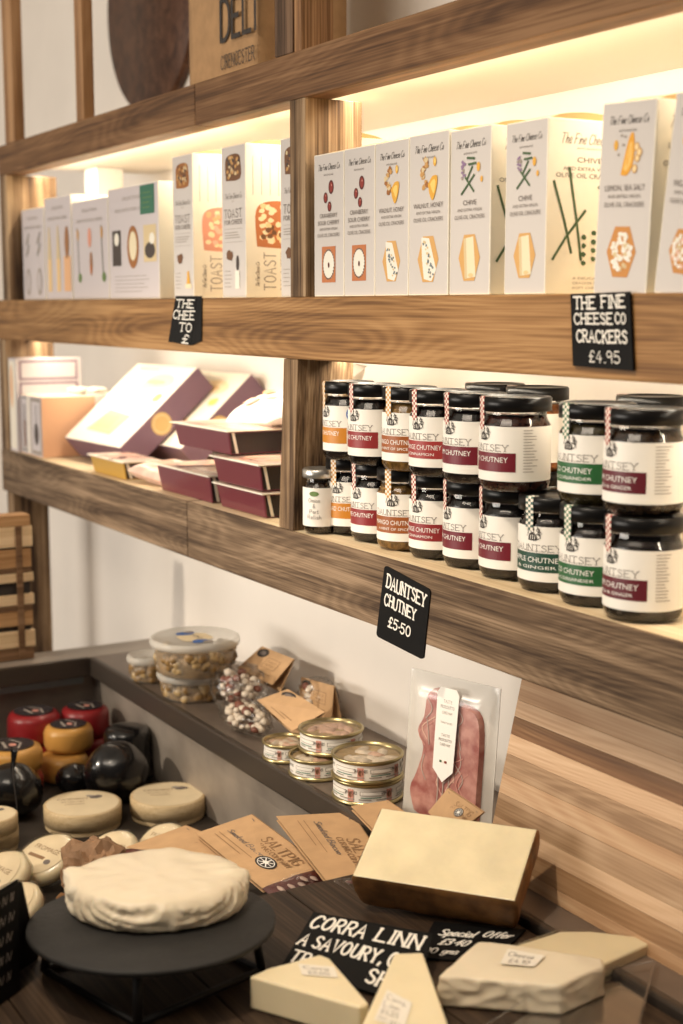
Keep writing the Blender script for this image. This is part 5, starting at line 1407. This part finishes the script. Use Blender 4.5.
cc = at(157, 903, z=PZ); wr = (247 - 70) / 2 / F * cc.dot(fwd); wh = .027
w = thing('wrapped_cheese', 'large flat cheese wheel wrapped in white paper on the slate stand', 'cheese', (cc.x, cc.y, PZ + .0006 + (cc - c).dot(-FW) * math.tan(math.radians(2.6))), rot=TILT.to_euler())
cor = [math.radians(a_) for a_ in (205, 128, 40, 310)]
camang = math.atan2(-cc.y, -cc.x)


def wrapfn(p, a):
    rr2 = math.hypot(p.x, p.y); e = min(1, rr2 / wr); k = 0
    up = max(0, min(1, (p.z - wh * .5) / (wh * .5)))
    for c0, s in ((-.45, .11), (2.52, .15), (1.0, .03)):
        dd = (a - math.pi - c0 + math.pi) % (2 * math.pi) - math.pi
        k += s * math.exp(-(dd / .11) ** 2) * up * e ** 6
    fold = 0
    if e > .955:
        side = max(0, min(1, (wh * 1.0 - p.z) / (wh * .25))) * (.35 + .65 * min(1, p.z / (wh * .3)))
        sk = a + 1.2 * (p.z / wh) * math.sin(a * 2.5)
        fold = (1 - abs(noise.noise(Vector((math.sin(sk) * 4.2, math.cos(sk) * 4.2, p.z * 16))) * 2.4)) * .045 * side + .026 * noise.noise(Vector((math.sin(a) * 11, math.cos(a) * 11, p.z * 45))) * side + .030 * (.5 - abs(noise.noise(Vector((math.sin(sk) * 17 + p.z * 60, math.cos(sk) * 17, p.z * 30))))) * side
    q = p * 1.0; q.x *= 1 + k + fold - .02 * (e > .8); q.y *= 1 + k + fold - .02 * (e > .8)
    dv = q.dot(FW); q -= FW * dv * .10
    q.z += .0016 * noise.noise(Vector((p.x * 22, p.y * 22, 3))) * (p.z > wh * .8) + .003 * k * 10 * up
    q.z += (.0012 * noise.noise(Vector((p.x * 60, p.y * 60, 8)))) * (p.z > wh * .8)
    return q


q = MB()
prof = [(0, 0), (wr * .6, 0), (wr * .93, .0005)] + [(wr * (.985 + .015 * math.sin(math.pi * t_)), .002 + (wh - .007) * t_) for t_ in [i / 12 for i in range(13)]] + [(wr * .975, wh - .002), (wr * .94, wh), (wr * .85, wh + .0008)] + [(wr * (.8 - .08 * i), wh + .0012) for i in range(10)] + [(0, wh + .0014)]
q.lathe(prof, 'paper_wrap', n=260, fn=wrapfn); q.build('paper_wrap', w)


# ------------------------------------------------------------------ the large hard cheese block
s_ = .962
bo_ = Vector((-1.0865, .6535, RZ + .001)); yaw, tau = .6647, .4531
hb = thing('cheese_block', 'large hard cheese block with pale cut face tilted towards the viewer', 'cheese', bo_)
e1 = Vector((math.cos(yaw), math.sin(yaw), 0)); n_ = Vector((-math.sin(yaw), math.cos(yaw), 0)); e2 = n_ * math.cos(tau) + Vector((0, 0, 1)) * math.sin(tau); e3 = e1.cross(e2)
BW, BL, BH = .157, .089, .0425
q = MB()
nu, nv = 30, 20


def blk(u, v, w_):
    """rounded belly under a flat cut face"""
    k = 1 - .06 * (1 - w_) ** 2
    x = (u - .5) * k + .5; y = (v - .5) * k + .5
    p = e1 * (BW * x) + e2 * (BL * y) + e3 * (BH * w_)
    return p


rows_ = []
ring = [(i / nu, 0) for i in range(nu)] + [(1, j / nv) for j in range(nv)] + [(1 - i / nu, 1) for i in range(nu)] + [(0, 1 - j / nv) for j in range(nv)]
levels = [(0, .93), (.05, .965), (.2, .99), (.5, 1.0), (.8, 1.0), (.95, .995), (1.0, .975)]
V = []
for w_, k in levels:
    V.append([q.v(blk((u - .5) * k + .5, (v - .5) * k + .5, w_) + Vector((noise.noise(Vector((u * 6, v * 6, w_ * 4))), noise.noise(Vector((u * 6, v * 6, 9 + w_ * 4))), 0)) * .0012) for u, v in ring])
for A, B in zip(V, V[1:]):
    for i in range(len(A)):
        j = (i + 1) % len(A); f = q.bm.faces.new([A[i], A[j], B[j], B[i]]); f.material_index = q.mi('cheese_rind'); f.smooth = True
f = q.bm.faces.new(V[0][::-1]); f.material_index = 0
q.build('rind', hb)
q = MB()
topring = [blk((u - .5) * .975 + .5, (v - .5) * .975 + .5, 1.0) for u, v in ring]; in_ = [blk((u - .5) * .955 + .5, (v - .5) * .955 + .5, 1.012) for u, v in ring]
A = [q.v(p) for p in topring]; B = [q.v(p) for p in in_]
for i in range(len(A)):
    j = (i + 1) % len(A); f = q.bm.faces.new([A[i], A[j], B[j], B[i]]); f.material_index = q.mi('cheese_cut'); f.smooth = True
f = q.bm.faces.new(B); f.material_index = q.mi('cheese_cut')
q.build('cut_face', hb, 'pale cut face')
# wooden chock under its raised back edge
back = bo_ + e2 * (BL * .74) + e1 * (BW * .5)
t = thing('wooden_chock', 'small dark wooden chock propping up the back of the large cheese block', 'wedge', (back.x, back.y, RZ))
q = MB(); hz = BL * .74 * math.sin(tau) - .002
a_, b_ = e1 * (BW * .3), n_ * .010
zt1, zt2 = Vector((0, 0, hz - .010 * math.tan(tau))), Vector((0, 0, hz - .0005 + .008 * math.tan(tau)))
q.hexa([-a_ - b_, a_ - b_, a_ + b_, -a_ + b_, -a_ - b_ + zt1, a_ - b_ + zt1, a_ + b_ + zt2, -a_ + b_ + zt2], 'tray_wood', .0006); q.build('block', t)

# ------------------------------------------------------------------ foreground price cards
P = [at(281, 966, z=RZ + .006), at(414, 1004, z=RZ + .004), at(433.5, 933.5, z=RZ + .022), at(313.5, 911.5, z=RZ + .022)]
sg = price_card('black card with large slanting chalk words between the cheese wedges and the block', P,
                [('CORRA', .03, .72, .215, .45, dict(serif=0, w=.16, slant=.2, wob=.05)), ('LINN', .57, .725, .20, .36, dict(serif=.4, w=.16, slant=.2, wob=.05)), ('A SAVOURY, GRA', .02, .40, .20, .92, dict(serif=.4, w=.15, slant=.15)),
                 ('TR', .03, .10, .19, .14, dict(serif=.4, w=.15, slant=.15)), ('SHE', .62, .10, .20, .24, dict(serif=.4, w=.15, slant=.15))], .0022, ro=None)
q = MB((Vector(P[0]) + Vector(P[1])) / 2)
m1 = (P[2] + P[3]) / 2; d_ = (P[2] - P[3]).normalized() * .02; nb_ = Vector((-.3, .5, 0)).normalized()
q.hexa([Vector((m1.x, m1.y, RZ + .0006)) - d_ + nb_ * .018, Vector((m1.x, m1.y, RZ + .0006)) + d_ + nb_ * .018, Vector((m1.x, m1.y, RZ + .0006)) + d_ + nb_ * .020, Vector((m1.x, m1.y, RZ + .0006)) - d_ + nb_ * .020,
        m1 - d_ + nb_ * .002 + Vector((0, 0, -.0025)), m1 + d_ + nb_ * .002 + Vector((0, 0, -.0025)), m1 + d_ + nb_ * .004 + Vector((0, 0, -.0025)), m1 - d_ + nb_ * .004 + Vector((0, 0, -.0025))], 'chalkboard'); q.build('prop', sg)
P = [at(414, 957, z=RZ + .0028), at(492, 962, z=RZ + .0028), at(526, 929, z=RZ + .0028), at(434, 921, z=RZ + .0028)]
price_card('black offer card lying flat in front of the large cheese block', P,
           [('Special', .13, .62, .17, .40, dict(serif=0, w=.13, slant=.2, wob=.04)), ('Offer', .62, .66, .17, .30, dict(serif=0, w=.13, slant=.2)), ('£3-40', .20, .36, .16, .33, dict(serif=0, w=.13, slant=.25)), ('00 gms', .08, .12, .14, .42, dict(serif=0, w=.11, slant=.1))], .002)
# dark card standing at the left picture edge
fz = FL
P = [at(-22, 1012, z=-.60), at(20, 988, z=-.60), at(19, 879, y=.40), at(-18, 905, y=.36)]
b0_ = at(20, 1000, z=RZ - .02)
gx = Vector((-1.20, .325, RZ + .001))
pb = at(20, 990, z=RZ + .001); pt = at(18.5, 879, x=pb.x - .02); pl_ = pb + Vector((.055, -.075, 0)); ptl = pt + Vector((.055, -.075, 0))
pb2 = at(31, 925, x=pb.x - .045)
lc = thing('chalk_card', 'dark tent card with faint writing at the left edge beside the cheese stand', 'price card', (pb.x, pb.y, RZ + .001))
o = Vector((pb.x, pb.y, RZ + .001))
q = MB(o); card(q, [pl_, pb, pt, ptl], .002, 'chalkboard', .0004); q.build('card', lc)
q = MB(o); q.hexa([pb + Vector((-.0500, .030, 0)), pb + Vector((-.0480, .032, 0)), pl_ + Vector((-.048, .032, 0)), pl_ + Vector((-.05, .03, 0)), pt + Vector((-.0026, .0012, -.003)), pt + Vector((-.0006, .0032, -.003)), ptl + Vector((-.0006, .0032, -.003)), ptl + Vector((-.0026, .0012, -.003))], 'chalkboard'); q.build('back_leaf', lc)
a = Art()
for r_i in range(5):
    x = .08
    while x < .9:
        w_ = R.uniform(.04, .09); y = .84 - .17 * r_i
        a.stroke(catmull([(x, y), (x + w_ * .3, y + .08), (x + w_ * .6, y), (x + w_, y + .07)]), .008, 'ink_pale'); x += w_ + .04
a.build('faint_writing', quad_fn([pl_, pb, pt, ptl]), lc, o=o)


# ------------------------------------------------------------------ cheese wedges in the foreground
def wedge(label, name, topuv, zt, zb, m, wrap=.0, price=None, cat='cheese wedge', taper=0, seed=1, film_=False, ztl=None):
    T = [at(u, v, z=(ztl[i] if ztl else zt)) for i, (u, v) in enumerate(topuv)]
    c = sum(T, Vector()) / len(T); o = Vector((c.x, c.y, zb))
    t = thing(name, label, cat, o, group='cut cheese wedges')
    q = MB(o)
    B = [Vector((p.x + (c.x - p.x) * taper, p.y + (c.y - p.y) * taper, zb)) for p in T]
    ar = sum((T[i] - c).cross(T[(i + 1) % len(T)] - c).z for i in range(len(T)))
    if ar < 0: T, B = T[::-1], B[::-1]
    q.prism(B, T, m)
    bmesh.ops.bevel(q.bm, geom=q.bm.edges[:], offset=.0022, segments=3, profile=.5, affect='EDGES')
    if wrap:
        bmesh.ops.triangulate(q.bm, faces=[f for f in q.bm.faces if len(f.verts) > 4])
    ob = q.build('wrapping' if wrap else 'cheese', t)
    if wrap:
        rm = ob.modifiers.new('remesh', 'REMESH'); rm.mode = 'VOXEL'; rm.voxel_size = .0016
        dg = bpy.context.evaluated_depsgraph_get(); me = bpy.data.meshes.new_from_object(ob.evaluated_get(dg)); ob.modifiers.clear()
        bm = bmesh.new(); bm.from_mesh(me); bm.normal_update()
        zz_ = zt - zb
        for v in bm.verts:
            q_ = v.co * 42 + Vector((seed * 5, 0, 0)); side = 1 - abs(v.normal.z)
            n1 = 1 - abs(noise.noise(q_ + Vector((0, 0, v.co.z * 60)))) * 2.6
            n2 = noise.noise(v.co * 130 + Vector((seed, 3, 1)))
            k = wrap * ((.25 + .75 * side) * n1 * .7 + .25 * n2 * side)
            v.co += Vector((v.normal.x, v.normal.y, v.normal.z * (v.co.z > zz_ * .4))) * k
            v.co.z = max(v.co.z, .0003)
        for f in bm.faces: f.smooth = True; f.material_index = 0
        mats_ = list(ob.data.materials); bm.to_mesh(ob.data); bm.free()
    if price:
        uv, lines = price
        a = Art(); PQ = [at(u, v, z=zt + (.0016 if wrap else .0004)) for u, v in uv]; a.rect(0, 0, 1, 1, 'paper_white')
        for tx, x, y, h, w_ in lines: a.hand(tx, x, y, h, 'ink_soft', .09, width=w_, wob=.05)
        a.build('price_sticker', quad_fn(PQ), t, 'white handwritten price sticker', o=o)
    return t


wz = RZ + .0006
wedge('pale cheese wedge with sticker in front of the slanting chalk card, tip left', 'cheese_wedge', [(249, 976), (268, 969), (320, 954), (330, 958), (369, 1003), (360, 1007)], wz + .028, wz, 'cheese_pale',
      price=([(302, 975), (338, 978), (334, 967), (298, 964)], [('Corra', .12, .55, .28, .7), ('£5.05', .2, .15, .24, .6)]), seed=1)
wedge('upright-looking cheese wedge pointing away, sticker on its broad face', 'cheese_wedge', [(352, 1046), (394, 953), (423, 952), (456, 1046)], wz + .034, wz, 'cheese_pale',
      price=([(374, 1020), (404, 1030), (412, 1003), (387, 990)], [('Corra', .1, .74, .16, .7), ('Linn', .1, .50, .16, .55), ('£4.20', .1, .26, .16, .6), ('00 gms', .1, .06, .1, .75)]), seed=2)
wedge('white paper-wrapped cheese wedge with a square price sticker', 'wrapped_cheese_wedge', [(438, 976), (478, 941), (490, 941), (602, 958), (604, 966), (560, 985)], wz + .026, wz, 'paper_wrap', wrap=.0017, taper=-.03,
      price=([(500, 964), (534, 967), (545, 956), (508, 949)], [('Cheese', .1, .55, .28, .7), ('£4.10', .2, .12, .26, .6)]), seed=3)
wedge('film-wrapped cheese wedge behind the paper-wrapped one, tip towards the chopping board', 'film_wrapped_wedge', [(513, 946), (560, 931), (592, 931), (651, 938), (654, 942), (600, 966), (575, 968)], wz + .014, wz, 'cheese_pale', taper=.04, seed=4)
w4 = bpy.data.objects['film_wrapped_wedge']
T = [at(u, v, z=wz + .0148) for u, v in [(511, 946), (560, 929), (594, 929), (653, 938), (656, 942), (600, 968), (573, 970)]]
o = Vector(w4.location) - Vector((0, 0, ZO)); q = MB(o); q.prism([Vector((p.x, p.y, wz)) for p in T], T, 'clear_film')
q.build('film', w4)

# clear empty tray sheet at the near right corner
P = [at(470, 1050, z=RZ + .0008), at(636, 1052, z=RZ + .0008), at(654, 974, z=RZ + .0008), at(560, 990, z=RZ + .0008)]
t = thing('plastic_tray', 'empty clear plastic tray on the dark riser at the near right corner', 'tray', sum(P, Vector()) / 4)
o = sum(P, Vector()) / 4; q = MB(o)
up_ = Vector((0, 0, .012)); I = [p + (o - p) * .07 for p in P]
q.face([p + Vector((0, 0, .0004)) for p in I], 'clear_film')
for i in range(4):
    j = (i + 1) % 4; q.face([I[i], I[j], P[j] + up_, P[i] + up_], 'clear_film'); q.tube([P[i] + up_, P[j] + up_], .0009, 'clear_film', 6)
q.build('tray_shell', t)


# ------------------------------------------------------------------ kraft header bags of cured meat
def meat_bag(label, P, pouch, words=True, crest=(.78, .30), edge=0, group='kraft header bags of cured meat'):
    """P: header corners bl, br, tr, tl in reading direction; pouch: far edge corners of the clear bag"""
    o = sum([Vector(p) for p in P], Vector()) / 4; zlow = min(p.z for p in P)
    o.z = zlow
    t = thing('meat_bag', label, 'meat pack', o, group=group)
    q = MB(o); header(q, P, gap=.0022); q.build('header_card', t)
    a = Art()
    a.rect(0, .985, 1, 1, 'kraft_dark'); 
    a.hand('SALTPIG', .40, .68, .17, 'kraft_dark', .10, 0, 0, .48); a.hand('CURING', .38, .56, .08, 'kraft_dark', .12, 0, 0, .22); a.hand('COMPANY', .62, .56, .08, 'kraft_dark', .12, 0, 0, .26)
    if words: a.hand('Smoked Bacon', .12, .42, .09, 'ink_soft', .10, 0, .2, .5); a.rect(.1, .30, .6, .31, 'kraft_dark'); a.rect(.1, .22, .5, .23, 'kraft_dark')
    cx, cy = crest; a.ell(cx, cy, .105, .135, 'ink', n=28); a.ell(cx, cy, .085, .11, 'white_print', n=26); a.ell(cx, cy, .078, .10, 'ink', n=26)
    for k in range(8): a.stroke([(cx, cy), (cx + .07 * math.cos(k * .785), cy + .09 * math.sin(k * .785))], .012, 'white_print')
    a.ell(cx, cy, .03, .035, 'white_print', n=12)
    for sx in (.1, .9): a.stroke([(sx - .02, .92), (sx + .02, .90)], .012, 'ink_soft')
    a.build('header_print', quad_fn(P), t, o=o)
    if pouch:
        p0, p1 = pouch; b0, b1 = (P[0], P[1]) if not edge else (P[1], P[2])
        q = MB(o)

        def f(u, v, s):
            p = (Vector(b0) * (1 - u) + Vector(b1) * u) * (1 - v) + (Vector(p0) * (1 - u) + Vector(p1) * u) * v
            e = max(0, math.sin(math.pi * u)) ** .5 * max(0, math.sin(math.pi * min(1, v * .9 + .1))) ** .5
            return p + Vector((0, 0, -.0022 + s * .009 * e + .002 * noise.noise(p * 60)))
        q.grid(lambda u, v: f(u, v, .75), 18, 14, 'meat_dark'); q.grid(lambda u, v: f(1 - u, v, -.75), 18, 14, 'meat_dark')
        for k in range(6): 
            c_ = f(.15 + .12 * k, .35 + .1 * (k % 3), .8); q.blob(c_, .005, 'meat_fat', 2, .3, 2, (1.6, .6, .2))
        q.build('cured_meat', t)
        q = MB(o); q.grid(lambda u, v: f(u, v, 1.1) + Vector((0, 0, .0008)), 22, 16, 'clear_film'); q.grid(lambda u, v: f(1 - u, v, -1.0), 10, 10, 'clear_film'); q.build('clear_pouch', t)
    return t


def pz(u, v, z): return at(u, v, z=z)


z1 = -.590
meat_bag('kraft header bag of meat lying furthest left, overlapped by its neighbour', [pz(236, 864, -.602), pz(125, 846, -.628), pz(187, 823, -.622), pz(300, 852, -.596)][0:0] or [pz(126, 847, -.630), pz(232, 866, -.606), pz(262, 856, -.598), pz(186, 825, -.620)], [pz(120, 872, -.640), pz(190, 905, -.620)], False)
meat_bag('kraft header bag of meat in the middle with a round black crest', [pz(262, 889, -.580), pz(324, 868, -.572), pz(252, 813, -.580), pz(194, 831, -.594)][0:0] or [pz(196, 833, -.606), pz(262, 888, -.584), pz(324, 867, -.574), pz(252, 814, -.590)], [pz(290, 906, -.590), pz(352, 884, -.582)], True, (.72, .40), 1)
meat_bag('kraft header bag of meat tucked behind the left side of the large block', [pz(276, 816, -.566), pz(326, 880, -.562), pz(400, 884, -.560), pz(352, 812, -.560)], [pz(322, 906, -.572), pz(388, 910, -.572)], True, (.95, .9), 1)
meat_bag('kraft header bag showing a corner between the tins and the large block', [pz(351, 806, -.545), pz(382, 838, -.545), pz(420, 822, -.540), pz(388, 800, -.540)], None, False)
meat_bag('kraft header card peeking up as a triangle behind the large block', [at(428, 812, y=.782), at(450, 838, y=.778), at(484, 812, y=.785), at(448, 788, y=.790)], None, False, (.62, .62))

# ------------------------------------------------------------------ slatted crate at the far end of the counter
X0 = -2.150
yb0, yb1 = .50, at(37, 640, x=X0).y
cr = thing('board_rack', 'rack of pale and dark wooden boards with a dark strap at the far end', 'rack', (X0 - .02, (yb0 + yb1) / 2, -.5548))
o = Vector((X0 - .02, (yb0 + yb1) / 2, -.5548))
vs = [515, 526, 546, 548, 566, 571, 580, 592, 602, 608, 622, 627, 643, 655]
kinds = ['crate_mid', 'crate_light', 'ink', 'crate_mid', 'crate_dark', 'crate_light', 'ink', 'crate_light', 'crate_dark', 'crate_mid', 'ink', 'crate_light', 'crate_dark']
zs = [at(20, v, x=X0).z for v in vs]; zs = [zs[0] + (z - zs[0]) * (zs[0] + .5546) / (zs[0] - zs[-1]) for z in zs]
for i, k in enumerate(kinds):
    if k == 'ink':
        q = MB(o); q.box((X0 - .030, yb0 + .004, zs[i + 1]), (X0 - .007, yb1 - .006, zs[i]), 'ink'); q.build('gap_shade', cr); continue  # black filler painted in for the shade between the boards
    q = MB(o); q.box((X0 - .034, yb0, zs[i + 1] + .0002), (X0, yb1 - (.002 if k == 'crate_light' else 0.005), zs[i] - .0002), k, .001); q.build('board', cr)
q = MB(o); ys = at(21, 600, x=X0).y; q.box((X0 + .0002, ys - .006, zs[-1] + .001), (X0 + .0022, ys + .004, zs[1]), 'crate_dark'); q.build('strap', cr)
